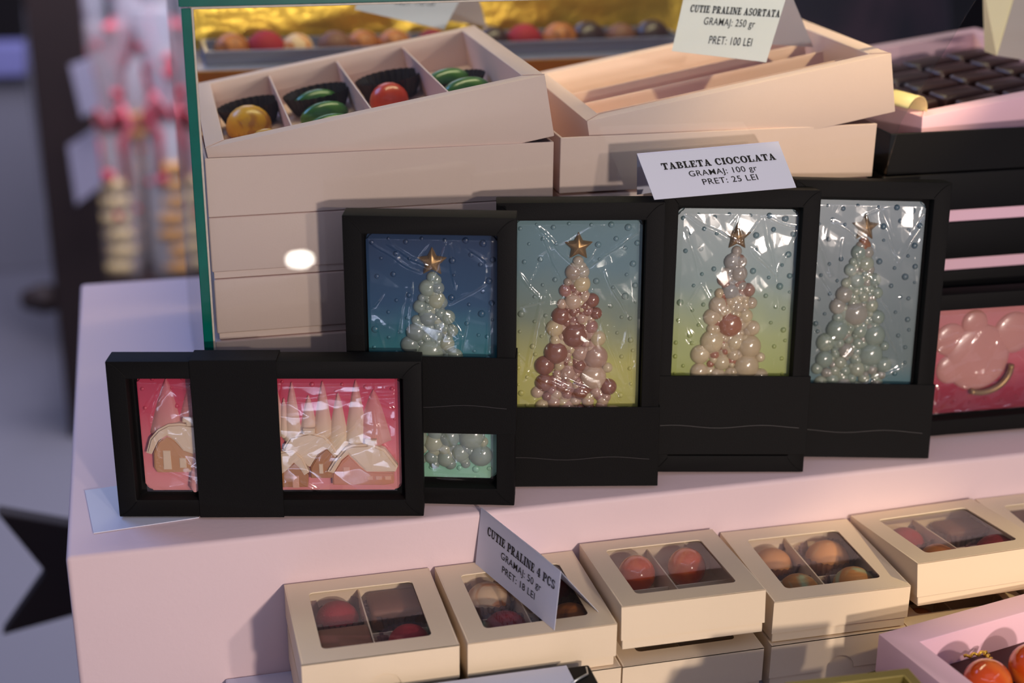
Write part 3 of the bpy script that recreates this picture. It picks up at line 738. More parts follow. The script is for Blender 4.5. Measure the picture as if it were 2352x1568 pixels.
TREEP = ramp_mat('pink_tree_chocolate', [(0, (216, 150, 146)), (.5, (206, 146, 136)), (1, (194, 90, 104))], 2, 0, LH, noise=.05)
for tip, by, hw, mm in (((500,262),650,120,TREEP),((660,300),640,95,TREEP),((1355,285),690,72,TREEM),((1468,370),650,66,TREEM),((1565,280),660,72,TREEM),((1670,355),760,82,TREEM),((1792,272),700,84,TREEM),((1912,335),700,128,TREEP),((1300,390),640,44,TREEM),((1240,300),650,80,TREEM),((1120,330),680,90,TREEM),((980,280),660,90,TREEM),((830,350),660,90,TREEM),((700,690),990,44,TREEP)):
    bm = B(); cone_tree(bm, tip, by, hw); o = obj('tree_relief', bm, mm, vb, smooth=True, fix=False)
    if by > 900: o.location = (0, -.003, 0)
BROWN = mat('tan_chocolate', (190, 138, 96), .35, coat=.2, var=.06, vscale=80)
BROWN2 = mat('brown_chocolate', (168, 112, 66), .35, coat=.2, var=.08, vscale=80)
BROWN3 = mat('rose_tan_chocolate', (196, 128, 98), .35, coat=.2, var=.06, vscale=80)
SNOW = mat('ivory_chocolate', (216, 190, 162), .35, coat=.25, var=.05, vscale=60)
plate(vb, 'house_relief', [(415,740),(450,665),(510,622),(560,655),(625,720),(760,760),(760,870),(440,873),(418,840)], 0, .0034, BROWN)
plate(vb, 'roof_relief', [(368,735),(395,640),(450,580),(520,545),(600,540),(780,560),(800,740),(690,745),(620,722),(560,650),(510,618),(450,655),(405,745)], .0004, .0044, SNOW, .0011, 4)
plate(vb, 'window_relief', [(480,722),(530,722),(540,848),(484,848)], .0030, .0009, SNOW, .0003)
plate(vb, 'window_relief', [(590,772),(635,772),(640,838),(594,838)], .0030, .0009, SNOW, .0003)
plate(vb, 'chimney_relief', [(618,503),(760,503),(760,556),(645,556),(640,532),(618,530)], .0004, .0046, SNOW, .0006)
plate(vb, 'house_relief', [(1480,915),(1482,838),(1530,760),(1592,712),(1650,760),(1690,800),(1690,915)], 0, .0030, BROWN2)
plate(vb, 'roof_relief', [(1300,700),(1345,630),(1480,602),(1580,628),(1630,680),(1672,745),(1650,772),(1592,712),(1530,752),(1478,835),(1400,800),(1300,760)], .0002, .0040, SNOW, .0011, 4)
plate(vb, 'window_relief', [(1538,815),(1565,815),(1568,880),(1540,880)], .0028, .0008, SNOW, .0003)
plate(vb, 'chimney_relief', [(1435,573),(1515,573),(1515,612),(1438,612)], .0004, .0048, SNOW, .0006)
plate(vb, 'house_relief', [(1250,970),(1250,840),(1318,850),(1372,798),(1425,850),(1468,885),(1462,968)], .0008, .0038, BROWN2)
plate(vb, 'roof_relief', [(1200,735),(1370,712),(1430,765),(1474,862),(1440,884),(1405,828),(1370,798),(1318,852),(1250,900),(1200,870)], .0010, .0046, SNOW, .0009, 4)
plate(vb, 'door_relief', [(1358,888),(1402,888),(1405,970),(1360,970)], .0040, .0010, mat('rose_ivory_chocolate', (212, 160, 138), .35), .0003)
plate(vb, 'house_relief', [(1632,955),(1630,880),(1690,788),(1740,745),(1795,800),(1860,862),(2052,868),(2048,945),(1985,957)], .0006, .0036, BROWN3)
plate(vb, 'roof_relief', [(1596,862),(1640,790),(1720,702),(1765,682),(1900,676),(1990,712),(2078,825),(2060,862),(1865,862),(1800,802),(1742,745),(1692,785),(1640,872)], .0008, .0046, SNOW, .0012, 4)
plate(vb, 'window_relief', [(1704,830),(1748,830),(1752,886),(1706,886)], .0038, .0009, mat('rose_ivory_chocolate', (0, 0, 0)), .0003)
for k in range(3): plate(vb, 'window_relief', [(1862+k*62,892),(1905+k*62,892),(1906+k*62,918),(1864+k*62,918)], .0038, .0008, MC['rose_ivory_chocolate'], .0003)
plate(vb, 'chimney_relief', [(1855,645),(1935,645),(1935,672),(1920,674),(1920,700),(1872,700),(1870,674),(1855,672)], .0006, .0050, SNOW, .0006)
CV = [(.02,.72,.10,.97,.0012,.0009),(.10,.97,.22,.93,.0013,.0009),(.10,.97,.05,.70,.0010,.0009),(.05,.70,.07,.30,.0009,.0009),(.07,.25,.20,.10,.0008,.0009),(.54,.96,.98,.97,.0009,.0009),(.54,.82,.96,.90,.0010,.0010),(.90,.86,.99,.89,.0018,.0014),(.92,.80,.98,.76,.0014,.0009),
      (.90,.80,.93,.35,.0010,.0009),(.60,.45,.76,.62,.0012,.0014),(.64,.40,.82,.60,.0012,.0014),(.58,.30,.72,.55,.0009,.0012),(.70,.30,.84,.66,.0009,.0012),(.60,.13,.68,.05,.0012,.0010),(.92,.62,.90,.50,.0014,.0010),(.72,.20,.80,.35,.0008,.001),(.17,.78,.24,.78,.0012,.0009),(.18,.84,.24,.92,.001,.0009)]
creased_film(vb, LW, LH, CV, .0058, 11)
# ---- red bar at the right edge
rb = thing('chocolate_bar', 'red and pink chocolate bar with round ornament and golden crescent at the right edge', 'chocolate bar', in_box(F6, .0130, .0120))
slab(rb, LW, LH, beads=[(.010+.011*k, .006+.002*(k % 2), .0011, .0008) for k in range(7)], m=ramp_mat('deep_red_chocolate', [(0, (128, 18, 40)), (.25, (150, 26, 48)), (.45, (190, 92, 100)), (1, (200, 132, 132))], 2, 0, LH, noise=.08))
for (x, z, r, dp) in ((.034, .037, .0225, .0048), (.014, .050, .011, .003), (.016, .030, .010, .003), (.030, .060, .009, .003), (.058, .052, .014, .0035)):
    bm = B(); dome(bm, x, z, r, dp, None, None, 28, 8); o = obj('round_relief', bm, mat('dusty_pink_chocolate', (196, 138, 128), .3, coat=.3, var=.05), rb, smooth=True)
bm = B(); pts = []
for k in range(17):
    q = math.radians(-115+120*k/16); pts.append((.038+.0190*math.cos(q), -.0035, .030+.0165*math.sin(q)))
tube(bm, pts, .0019, 8)
o = obj('crescent_relief', bm, GOLDS, rb, smooth=True); o['label'] = 'golden crescent'
creased_film(rb, LW, LH, [(.0,.62,.2,.80,.0014,.001),(.0,.74,.12,.80,.0014,.001),(.0,.10,.10,.20,.002,.0016),(.03,.30,.04,.08,.0016,.0012),(.03,.12,.10,.20,.0014,.001),(.25,.85,.5,.78,.0014,.001),(.20,.40,.40,.42,.001,.001),(.14,.56,.22,.80,.001,.001),(.15,.26,.34,.30,.0014,.001),(.30,.70,.24,.40,.001,.001),(.0,.04,.5,.07,.0012,.001)], .0058, 17)

# ------------------------------------------------------------------ cards
a_, b_, c_, d_ = at(1463, 353, 1, .036), at(1788, 325, 1, .040), at(1829, 430, 2, .1790), at(1503, 458, 2, .1790)
k0 = at(1463, 447, 1, .055); k1 = at(1800, 400, 1, .060)
tent_card('price_card', 'white folded price card for the 100 gr chocolate tablets, on top of the black boxes', a_, b_, c_, d_, k1, k0,
          [('h', 'TABLETA CIOCOLATA', .80, .03, .40, .145), ('s', 'GRAMAJ: 100 gr', .475, .03, .595, .125), ('s', 'PRET: 25 LEI', .385, .055, .795, .13)])
tent_card('price_card', 'white folded price card for 4 piece praline boxes, standing on the second cream box', at(1105, 1165, 1, -.006), at(1288, 1312, 1, -.080), at(1273, 1447, 2, -.0308), at(1092, 1294, 2, -.0308),
          at(1375, 1405, 2, -.0308), at(1230, 1262, 2, -.0308), [('h', 'CUTIE PRALINE 4 PCS', .845, .035, .355, .145), ('s', 'GRAMAJ: 50 gr', .50, .06, .555, .12), ('s', 'PRET: 18 LEI', .41, .045, .765, .12)])
tent_card('price_card', 'white folded price card for assorted 250 gr pralines, standing in the empty pink tray', at(1578, -40, 1, .150), at(1812, -26, 1, .126), at(1760, 143, 1, .112), at(1543, 117, 1, .136),
          at(1868, 108, 1, .160), at(1640, 95, 1, .182), [('h', 'CUTIE PRALINE ASORTATA', .88, .03, .42, .105), ('s', 'GRAMAJ: 250 gr', .50, .0, .59, .11), ('s', 'PRET: 100 LEI', .42, .05, .86, .12)])
tent_card('price_card', 'blurred white folded price card behind the tilted tray at the top left', at(835, -60, 1, .315), at(1085, -55, 1, .315), at(1020, 68, 1, .300), at(815, 22, 1, .300),
          at(1118, 62, 1, .36), at(930, 30, 1, .36), [('s', 'GRAMAJ: 90 gr', .42, .02, .62, .11), ('s', 'PRET: 110 LEI', .36, .03, .86, .12)])
P = [at(195, 1128, 2, 0), at(215, 1226, 2, 0), at(457, 1190, 2, 0), at(452, 1092, 2, 0)]
bm = B(); prism(bm, [(p.x, p.y, .0002) for p in (P[0], P[1], P[2], P[3])], (0, 0, .0005))
tag(obj('flat_card', bm, WHITE), 'flat white card lying on the step under the left black box', 'card')

# ------------------------------------------------------------------ cream praline boxes
def cream_box(label, W, M, H=.0265, lidh=.0205, notch=False, divs=True, group='cream praline boxes with clear windows', D=None):
    D = D or W
    t = thing('praline_box', label, 'praline box', M, group)
    e = .0009
    bm = B(); ring_tray(bm, W-2*e, D-2*e, H-.0025, .0009, .0012); bev(bm, .0003, 1)
    bmesh.ops.translate(bm, vec=(e, e, 0), verts=bm.verts); obj('base', bm, CREAM, t)
    zt = H; th = .0007; mg = .0122; zb_ = H-lidh
    bm = B()
    outer = [bm.verts.new((x, y, zt)) for x, y in ((0, 0), (W, 0), (W, D), (0, D))]
    hole = [bm.verts.new((x, y, zt)) for x, y in rrect(mg, mg, W-mg, D-mg, .0028)]
    eo = [bm.edges.new((outer[i], outer[(i+1) % 4])) for i in range(4)]
    eh = [bm.edges.new((hole[i], hole[(i+1) % len(hole)])) for i in range(len(hole))]
    bmesh.ops.triangle_fill(bm, edges=eo+eh, use_beauty=True)
    ret = bmesh.ops.extrude_face_region(bm, geom=bm.faces[:])
    bmesh.ops.translate(bm, vec=(0, 0, -th), verts=[v for v in ret['geom'] if isinstance(v, bmesh.types.BMVert)])
    box(bm, (0, th, zb_), (th, D, zt-th)); box(bm, (W-th, th, zb_), (W, D, zt-th)); box(bm, (th, D-th, zb_), (W-th, D, zt-th))
    pts = [(0, 0, zb_)]
    if notch:
        cx = W*.52; r = .0088
        pts += [(cx-r*math.cos(q), 0, zb_+r*math.sin(q)) for q in [math.pi*k/14 for k in range(15)]]
    pts += [(W, 0, zb_), (W, 0, zt-.0001), (0, 0, zt-.0001)]
    prism(bm, pts, (0, th, 0))
    LID = sm_angle(obj('lid', bm, CREAM, t), 20)
    # soft folded edge along the lid's top
    bm = B(); r = .0006
    for p, q in (((0, 0), (W, 0)), ((W, 0), (W, D)), ((W, D), (0, D)), ((0, D), (0, 0))):
        tube(bm, [(p[0]+(r if p[0] == 0 else -r), p[1]+(r if p[1] == 0 else -r), zt-r*.95), (q[0]+(r if q[0] == 0 else -r), q[1]+(r if q[1] == 0 else -r), zt-r*.95)], r, 10)
    obj('lid_edge', bm, CREAM, LID, smooth=True)
    bm = B(); bm.faces.new([bm.verts.new(p) for p in ((mg-.003, mg-.003, zt-th-.0002), (W-mg+.003, mg-.003, zt-th-.0002), (W-mg+.003, D-mg+.003, zt-th-.0002), (mg-.003, D-mg+.003, zt-th-.0002))]); o = obj('window_film', bm, CLEAR, LID); o['label'] = 'clear window film'
    if divs:
        bm = B(); box(bm, (W/2-.0004, e+.001, .0013), (W/2+.0004, D-e-.001, H-.0075)); obj('divider', bm, CREAM, t)
        bm = B(); box(bm, (e+.001, D/2-.0004, .0013), (W-e-.001, D/2+.0004, H-.0130)); obj('divider', bm, CREAM, t)
    return t
SB = .0832; H0 = .0265
def box_at(p, yaw, pit, rol, H=H0): return pose(p, yaw, pit, rol) @ Matrix.Translation((0, 0, -H))
MB = [box_at((.1160, -.0850, -.0310), 0, 0, 0), box_at((.2036, -.0852, -.0310), .6, 0, 0), box_at((.2886, -.0850, -.0205), -.9, -4.2, .3),
      box_at((.3782, -.0846, -.0302), -.8, -.1, .0), box_at((.4640, -.0856, -.0165), -.4, -8.0, 1.6), box_at((.5520, -.0840, -.0280), 0, 0, 0)]
names = ['leftmost cream praline box with red and brown pralines', 'second cream praline box, under the folded price card', 'third cream praline box, with two glossy orange pralines',
         'fourth cream praline box, with four peach pralines', 'fifth cream praline box, tilted, with red and brown pralines', 'cream praline box at the right edge beside the tilted one']
for i, M in enumerate(MB):
    cream_box(names[i], SB, M, notch=(i == 0))
where = ['back left', 'back right', 'front left', 'front right']
boxw = ['leftmost cream box', 'cream box under the price card', 'third cream box', 'fourth cream box', 'tilted fifth cream box', 'cream box at the right edge']
PX = [[(772, 1402), (905, 1388), (788, 1468), (935, 1448)], [(1128, 1358), (1252, 1335), (1158, 1420), (1300, 1398)], [(1462, 1320), (1577, 1304)],
      [(1784, 1280), (1890, 1262), (1832, 1326), (1942, 1308)], [(2085, 1214), (2190, 1196), (2160, 1246), (2258, 1236)], [(2372, 1180), (2440, 1170), (2400, 1210), (2470, 1200)]]
fill = [
 [('red_velvet', 'dome', .0125), ('milk', 'block', .0150), ('milk', 'block', .0145), ('red_velvet', 'dome', .0118)],
 [('cream', 'dome', .0132), ('dark_red', 'dome', .0125), ('dark_red', 'dome', .0128), ('caramel', 'dome', .0125)],
 [('orange_gloss', 'ball', .0112), ('orange_gloss', 'ball', .0114)],
 [('peach', 'dome', .0122), ('peach', 'dome', .0136), ('olive', 'dome', .0124), ('olive', 'dome', .0128)],
 [('red_velvet', 'dome', .0125), ('milk', 'block', .0140), ('caramel', 'dome', .0118), ('dark_red', 'dome', .0125)],
 [('milk', 'block', .0140), ('cocoa', 'dome', .0125), ('cocoa', 'dome', .0120), ('milk', 'dome', .0125)]]
words = {'red_velvet': 'matt red praline', 'milk': 'brown praline', 'cream': 'cream marbled praline', 'dark_red': 'dark red praline', 'caramel': 'caramel praline', 'orange_gloss': 'glossy orange round praline',
         'peach': 'peach coloured praline', 'olive': 'olive marbled praline', 'cocoa': 'dark praline'}
for i, M in enumerate(MB):
    iv = M.inverted(); cl = iv @ CAM
    for k, s in enumerate(fill[i]):
        zc = .0125 if k < 2 else .0165
        p_ = iv @ at(PX[i][k][0], PX[i][k][1], 1, 1.0); d_ = p_-cl; p_ = cl+d_*((zc-cl.z)/d_.z)
        lim = .0175
        rr_ = s[2]+.0006; hf = SB/2
        x = min(max(p_.x, .0025+rr_), hf-rr_) if k % 2 == 0 else min(max(p_.x, hf+rr_), SB-.0025-rr_)
        ry = rr_*(.82 if s[1] == 'block' else 1)
        y = min(max(p_.y, hf+ry), SB-.0025-ry) if k < 2 else min(max(p_.y, .0025+ry), hf-ry)
        P_ = M @ Matrix.Translation((x, y, .0018 if s[1] == 'ball' else .0045 if k < 2 else .0085))
        praline(s[0], s[1], s[2], P_ @ Matrix.Rotation(k*1.3+i, 4, 'Z') if s[1] != 'block' else P_, words[s[0]]+' in the '+where[k]+' compartment of the '+boxw[i], 'pralines in the cream boxes')
        if i != 2: cup(.0172, .0140, M @ Matrix.Translation((x, y, .0014)), 'pleated clear cup in the '+where[k]+' compartment of the '+boxw[i], 'pleated cups in the cream boxes')
# lower layer
low = ['hidden under the leftmost one', 'under the second one', 'under the orange one', 'under the fourth one, with a thumb notch', 'under the tilted fifth one, its window showing a brown praline', 'under the right edge one']
for i, x in enumerate((.1165, .2060, .2905, .3785, .4630, .5510)):
    M = Matrix.Translation((x, -.0860+.0006*(i % 2), -.0883))
    cream_box('lower cream praline box '+low[i], SB+.0005*(i % 2), M, H=.0303, lidh=.0215, notch=(i == 3), group='lower layer of cream praline boxes')
praline('caramel', 'ball', .0120, Matrix.Translation((.4630+.0215, -.086+.0225, -.0868)), 'brown praline in the lower cream box under the tilted one', 'pralines in the cream boxes')

# ------------------------------------------------------------------ near foreground
PB = at(2018, 1455, 1, -.120)
PM_ = pose(PB, 10.0, 0, .8) @ Matrix.Translation((0, -.150, -.024))
rim_tray('pink tray with orange pralines at the bottom right corner', .185, .150, .024, PM_, PINK2, .0155, [])
bm = B(); box(bm, (.0158, .0158, .0021), (.1690, .1340, .0042)); bev(bm, .0004)
o = obj('dark_liner', bm, mat('dark_red_liner', (70, 30, 34), .6)); o.matrix_world = PM_; tag(o, 'dark red-brown liner inside the bottom right pink tray', 'liner')
iv = PM_.inverted()
for n_, (px, py, r) in enumerate(((2268, 1568, .0128), (2372, 1532, .0128))):
    zc = PB.z-.010; c = at(px, py, 2, zc); 
    praline('orange_gloss', 'ball', r, Matrix.Translation(c-Vector((0, 0, r))), ['left', 'right'][n_]+' glossy orange ball praline in the bottom right pink tray', 'orange ball pralines at bottom right')
bm = B(); pts = []
A_, B_ = at(2262, 1498, 2, PB.z-.012), at(2330, 1585, 2, PB.z-.012)
for k in range(60):
    t_ = k/59; p = A_.lerp(B_, t_); pts.append(p+Vector((math.cos(k*1.2)*.0009, 0, math.sin(k*1.2)*.0009)))
tube(bm, pts, .0009, 6); A2 = at(2215, 1508, 2, PB.z-.012)
tube(bm, [A2.lerp(A_, k/12)+Vector((0, math.cos(k*1.3)*.0007, math.sin(k*1.3)*.0007)) for k in range(13)], .0009, 6)
tag(obj('twisted_string', bm, GOLD, smooth=True), 'twisted gold cord between the orange ball pralines', 'string')
q = at(2000, 1476, 1, -.118)
bm = B(); box(bm, (0, -.13, 0), (.20, 0, .0200)); bev(bm, .0006)
o = obj('black_box', bm, BLACK2); o.matrix_world = pose((q.x, q.y, -.0883+.0240), 10, 0, .8) ; o.location.z = PB.z-.024-.0212
tag(o, 'black box under the pink tray at the bottom right', 'box')
bm = B(); box(bm, (.41, -.30, -.0883), (.72, -.135, PB.z-.0458)); bev(bm, .001)
tag(obj('white_riser_block', bm, LOWER), 'white block on the lower shelf under the bottom right black box', 'block')
# gold rimmed clear lid at the bottom edge
g0, g1 = at(1800, 1566, 1, -.165), at(2085, 1533, 1, -.165)
bm = B(); d = (g1-g0); L = d.length; ring_tray(bm, L, .06, .012, .006, .001); bev(bm, .0005)
o = obj('gold_tray', bm, mat('dull_gold_card', (150, 136, 78), .35, metal=.5)); o.matrix_world = Matrix.Translation(g0+Vector((0, -.06, -.012))) @ Matrix.Rotation(math.atan2(d.y, d.x), 4, 'Z') @ Matrix.Rotation(-math.atan2(d.z, d.xy.length), 4, 'Y')
tag(o, 'dull gold shallow tray cut off by the bottom edge of the photo', 'tray')
bm = B(); box(bm, (g0.x-.02, g0.y-.07, -.0883), (g1.x+.012, g0.y-.004, g0.z-.0165)); tag(obj('white_riser_block', bm, LOWER), 'white block on the lower shelf under the gold tray', 'block')
# black box with a white sheet in front of the first boxes
s0, s1 = at(905, 1571, 1, -.094), at(1330, 1527, 1, -.094)
bm = B(); box(bm, (.150, -.30, -.0880), (s1.x+.006, -.0925, s1.z-.0012)); bev(bm, .0012); o = obj('black_box', bm, BLACK2); tag(o, 'black box below the second cream box at the bottom edge', 'box')
bm = B(); box(bm, (.150, -.30, s1.z-.0010), (at(1303, 1530, 1, -.094).x, -.0922, s1.z-.0003)); tag(obj('white_sheet', bm, WHITE), 'blue-white sheet lying over the black box at the bottom edge', 'sheet')
e0, e1 = at(1312, 1566, 2, s1.z), at(1350, 1545, 2, s1.z)
bm = B(); tube(bm, [(e0.x, e0.y, s1.z-.0006), (e1.x, e1.y, s1.z-.0006), (e1.x+.001, e1.y+.006, s1.z-.0006)], .0006, 6); tag(obj('silver_band', bm, mat('silver', (190, 195, 195), .3, metal=.8), smooth=True), 'thin silver elastic band on the black box at the bottom edge', 'band')

# ------------------------------------------------------------------ gold trays behind, seen through the case
def counter_pralines(y, z, n, x0, x1, kinds, gname, seed, r=.014):
    rnd = random.Random(seed)
    for k in range(n):
        kd = kinds[k % len(kinds)]; x = x0+(x1-x0)*(k+.5)/n
        praline(kd, 'dome', r*rnd.uniform(.9, 1.1), Matrix.Translation((x+rnd.uniform(-.003, .003), y+rnd.uniform(-.003, .003), z)),
                gname % (['first', 'second', 'third', 'fourth', 'fifth', 'sixth', 'seventh', 'eighth', 'ninth', 'tenth', 'eleventh', 'twelfth', 'thirteenth', 'fourteenth'][k]), 'pralines in the gold trays behind')
def gold_tray(label, x0, x1, y0, y1, z0, H=.012, m=GOLD):
    t = thing('gold_tray', label, 'tray', Matrix.Translation((x0, y0, z0)))
    bm = B(); ring_tray(bm, x1-x0, y1-y0, H, .003, .001); bev(bm, .0006); obj('tray_wall', bm, m, t)
    return t
SIL = mat('silver_edge', (150, 152, 175), .3, metal=.5)
bm = B(); box(bm, (.095, .395, .1810), (.565, .56, .1880)); bev(bm, .001); tag(obj('case_shelf', bm, SIL), 'silver grey shelf behind the pink boxes carrying the praline trays', 'shelf')
bm = B(); box(bm, (.095, .40, .0005), (.56, .47, .1805)); tag(obj('shelf_block', bm, mat('tan_board', (128, 96, 62), .6)), 'brown board block under the silver shelf behind the pink boxes', 'block')
gold_tray('gold tray with a row of pralines on the silver shelf', .110, .500, .415, .475, .1883, .010, SIL)
counter_pralines(.445, .1896, 14, .118, .492, ['caramel', 'red_velvet', 'cream', 'milk', 'caramel', 'caramel', 'dark_red', 'cocoa', 'cocoa', 'red_velvet', 'caramel', 'cocoa', 'milk', 'cocoa'], 'praline in the gold tray on the silver shelf, %s from the left', 5)
gold_tray('wide gold tray in the row behind, at the very top of the photo', .105, .560, .485, .555, .1883, .034)
gold_tray('long gold-rimmed tray just behind the tilted pink trays', .098, .520, .300, .385, .165, .0245, mat('brown_gold', (196, 140, 66), .35, metal=.7, bump=.3, bscale=100))
bm = B(); box(bm, (.098, .300, .0005), (.50, .385, .1648)); tag(obj('shelf_block', bm, MC['tan_board']), 'brown board block under the long gold-rimmed tray', 'block')
# dark clothing of someone behind the counter, far out of focus
bm = B()
lathe(bm, [(.02, 0), (.20, .0), (.22, .25), (.20, .5), (.12, .62), (.05, .66), (.02, .67)], 24, (0, 0, 0))
for v in bm.verts: v.co.y *= .55; v.co.x *= 1+.08*math.sin(v.co.z*9+v.co.y*6)
o = obj('dark_coat', bm, marble('dark_coat_cloth', (30, 26, 44), (62, 44, 62), 6, .5, .8), smooth=True); o.location = (.95, 1.15, -.25)
tag(o, 'dark navy and purple coat hanging blurred behind the case at the top right', 'coat')

# ------------------------------------------------------------------ left background
bm = B(); box(bm, (-2.2, 3.4, -.9), (-.1, 3.46, -.353)); bev(bm, .004); GC = tag(obj('grey_counter', bm, mat('grey_panel', (132, 130, 136), .6, var=.06, vscale=5)), 'blurred grey counter panel at the left edge', 'counter')
bm = B(); box(bm, (-2.2, 3.36, -.352), (-.1, 3.46, -.272)); bev(bm, .004); obj('counter_top', bm, mat('lilac_grey_top', (130, 130, 180), .5), GC)
WOODM = mat('dark_brown_wood', (34, 18, 15), .7, var=.2, vscale=12)
bm = B(); box(bm, (-.132, 2.21, -.9), (-.030, 2.28, 1.2)); bev(bm, .003); POST = tag(obj('wooden_post', bm, WOODM), 'dark brown wooden post rising left of the pink step', 'post')
bm = B(); c0 = at(225, 1310, 1, .50)
pts = []
for k in range(10):
    R_ = .106 if k % 2 == 0 else .046; q = math.radians(180-36+36*k-4); pts.append((R_*math.cos(q), 0, R_*math.sin(q)))
prism(bm, pts, (0, .018, 0)); bev(bm, .002)
o = obj('wooden_star', bm, WOODM); o.location = (c0.x, .50, c0.z)
tag(o, 'dark wooden star ornament hanging beside the left side of the pink step', 'ornament')
bm = B(); lathe(bm, [(.001, 0), (.012, 0), (.014, .012), (.008, .03), (.001, .032)], 16); o = obj('knob', bm, WOODM, POST, smooth=True); o.matrix_local = Matrix.Translation((-.132, 2.24, -.60)) @ Matrix.Scale(2.2, 4) @ Matrix.Rotation(-math.pi/2, 4, 'Y')
bm = B(); box(bm, (-.10, 2.30, -.9), (1.1, 3.30, -.590)); bev(bm, .004)
tag(obj('dark_table', bm, mat('dark_table_top', (46, 30, 30), .5)), 'dark table behind the pink step carrying the gift bags', 'table')
BAG = film('bag_film', tint=(240, 238, 246), refl=.10, rough=.14, haze=.52, bump=1.0, bscale=45)
BAGR = film('bag_film_red', tint=(244, 226, 230), refl=.10, rough=.14, haze=.38, bump=1.0, bscale=45)
def gift_bag(x, y, h, r, seed, label, cookie, red=True):
    rnd = random.Random(seed)
    t = thing('gift_bag', label, 'gift bag', Matrix.Translation((x, y, -.5895)) @ Matrix.Scale(2.2, 4), 'clear gift bags behind the step')
    bm = B(); n = 28; prof = [(r*.9, .0), (r, .02), (r*1.02, h*.35), (r*.9, h*.52), (r*.35, h*.62), (r*.5, h*.72), (r*1.0, h*.95), (r*1.1, h)]
    rings = []
    for rr, z in prof:
        rings.append([bm.verts.new((rr*math.cos(2*math.pi*i/n)*(1+.12*math.sin(5*i+seed+z*30)), rr*math.sin(2*math.pi*i/n)*.7*(1+.12*math.cos(3*i+z*40)), z)) for i in range(n)])
    for a, b in zip(rings, rings[1:]):
        for i in range(n): bm.faces.new((a[i], a[(i+1) % n], b[(i+1) % n], b[i]))
    obj('bag_film', bm, BAGR if seed % 2 else BAG, t, smooth=True)
    bm = B(); z = .003; k = 0
    while z < h*.40:
        th_ = .012; lathe(bm, [(.001, z), (r*.72, z), (r*.80, z+th_*.3), (r*.80, z+th_*.7), (r*.7, z+th_), (.001, z+th_)], 20, (rnd.uniform(-.002, .002), 0, 0)); z += th_+.004; k += 1
    o = obj('cookie_stack', bm, cookie, t, smooth=True); o['label'] = 'stack of biscuits inside the bag'
    bm = B(); tube(bm, [(r*.42*math.cos(q), r*.34*math.sin(q), h*.62) for q in [2*math.pi*k/16 for k in range(17)]], .0045, 8)
    for s in (-1, 1): 
        tube(bm, [(s*.003, -r*.36, h*.62), (s*r*.5, -r*.5, h*.70), (s*r*.8, -r*.55, h*.62), (s*r*.4, -r*.55, h*.55), (s*r*.5, -r*.6, h*.38)], .0040, 6)
    o = obj('ribbon', bm, mat('red_ribbon', (200, 96, 108), .5) if red else mat('white_ribbon', (214, 210, 226), .5), t, smooth=True)
    if red:
        bm = B()
        for k in range(16):
            a = rnd.uniform(0, 6.28); z = rnd.uniform(h*.25, h*.98); rr = r*(.9 if z < h*.5 else .75)
            dd = rnd.uniform(.0035, .007); lathe(bm, [(max(.0005, math.sin(q)*dd), -math.cos(q)*dd) for q in [math.pi*j/6 for j in range(7)]], 10, (rr*math.cos(a), rr*math.sin(a)*.7, z))
        o = obj('red_print', bm, mat('red_print_ink', (196, 66, 82), .5), t, smooth=True); o['kind'] = 'stuff'
    return t
CK1 = mat('cream_biscuit', (226, 202, 150), .7, var=.2, vscale=60); CK2 = mat('tan_biscuit', (196, 142, 74), .7, var=.2, vscale=60); CK3 = mat('cocoa_biscuit', (92, 52, 36), .7)
gift_bag(-0.002, 2.355, .235, .026, 1, 'clear gift bag with cream biscuit stack, leftmost and nearest the wooden post', CK1)
gift_bag(0.121, 2.333, .250, .027, 2, 'clear gift bag with tan biscuits in the middle of the bags', CK2)
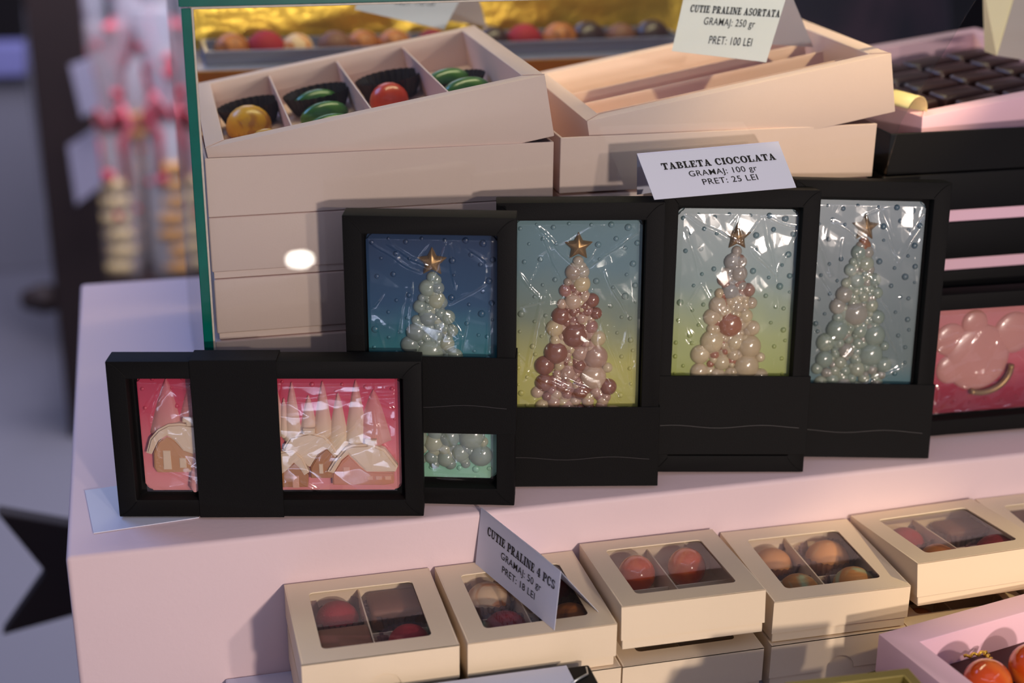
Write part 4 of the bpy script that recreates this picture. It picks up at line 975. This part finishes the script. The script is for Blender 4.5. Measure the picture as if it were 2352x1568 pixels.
gift_bag(0.262, 2.355, .260, .028, 3, 'clear gift bag with brown biscuits beside the green glass edge', CK3)
gift_bag(0.055, 2.509, .330, .030, 4, 'taller clear gift bag in the back row behind the cream biscuit bag', CK2)
gift_bag(0.209, 2.509, .350, .032, 5, 'taller clear gift bag in the back row next to the glass case', CK1)
gift_bag(0.130, 2.718, .480, .042, 6, 'tallest white gift bag at the back of the dark table', CK1, red=False)
gift_bag(-0.079, 2.718, .470, .040, 8, 'tall white gift bag at the back left of the dark table', CK1, red=False)
gift_bag(0.361, 2.718, .480, .042, 10, 'tall white gift bag at the back right, beside the case', CK1, red=False)
for i, (pts, lb) in enumerate((([(160, 150), (208, 132), (228, 245), (188, 270)], 'small white tag hanging high beside the wooden post'), ([(155, 335), (220, 292), (236, 425), (175, 470)], 'larger white tag hanging beside the wooden post above the biscuits'))):
    q = [at(x, y, 1, 2.12+.03*i) for x, y in pts]
    bm = B(); prism(bm, q, (0, .003, 0)); tag(obj('white_tag', bm, mat('tag_paper', (165, 160, 178), .7)), lb, 'tag')

# small round counter lamp in front, the one mirrored in the front pane
t = thing('counter_lamp', 'round white lamp whose bright oval shows mirrored in the front glass', 'lamp', Matrix.Translation((.238, -.885, -.165)) @ (Vector((-.03, .30, .94)).to_track_quat('Z', 'Y').to_matrix().to_4x4()))
bm = B(); lathe(bm, [(.001, -.03), (.014, -.03), (.019, -.005), (.019, .002), (.0160, .002), (.0160, -.001)], 28); obj('housing', bm, mat('lamp_housing', (60, 60, 60), .4), t, smooth=True)
m = bpy.data.materials.new('lamp_glow'); m.use_nodes = True; p = m.node_tree.nodes['Principled BSDF']; p.inputs['Emission Color'].default_value = (1, .93, .82, 1); p.inputs['Emission Strength'].default_value = 60
bm = B(); lathe(bm, [(.001, .0015), (.008, .001), (.0155, 0), (.0155, -.001), (.001, -.001)], 28); obj('bulb', bm, m, t, smooth=True)
bm = B(); tube(bm, [(0, 0, -.03), (0, -.05, -.06), (0, -.30, -.10)], .004, 8); obj('lamp_arm', bm, MC['lamp_housing'], t, smooth=True)
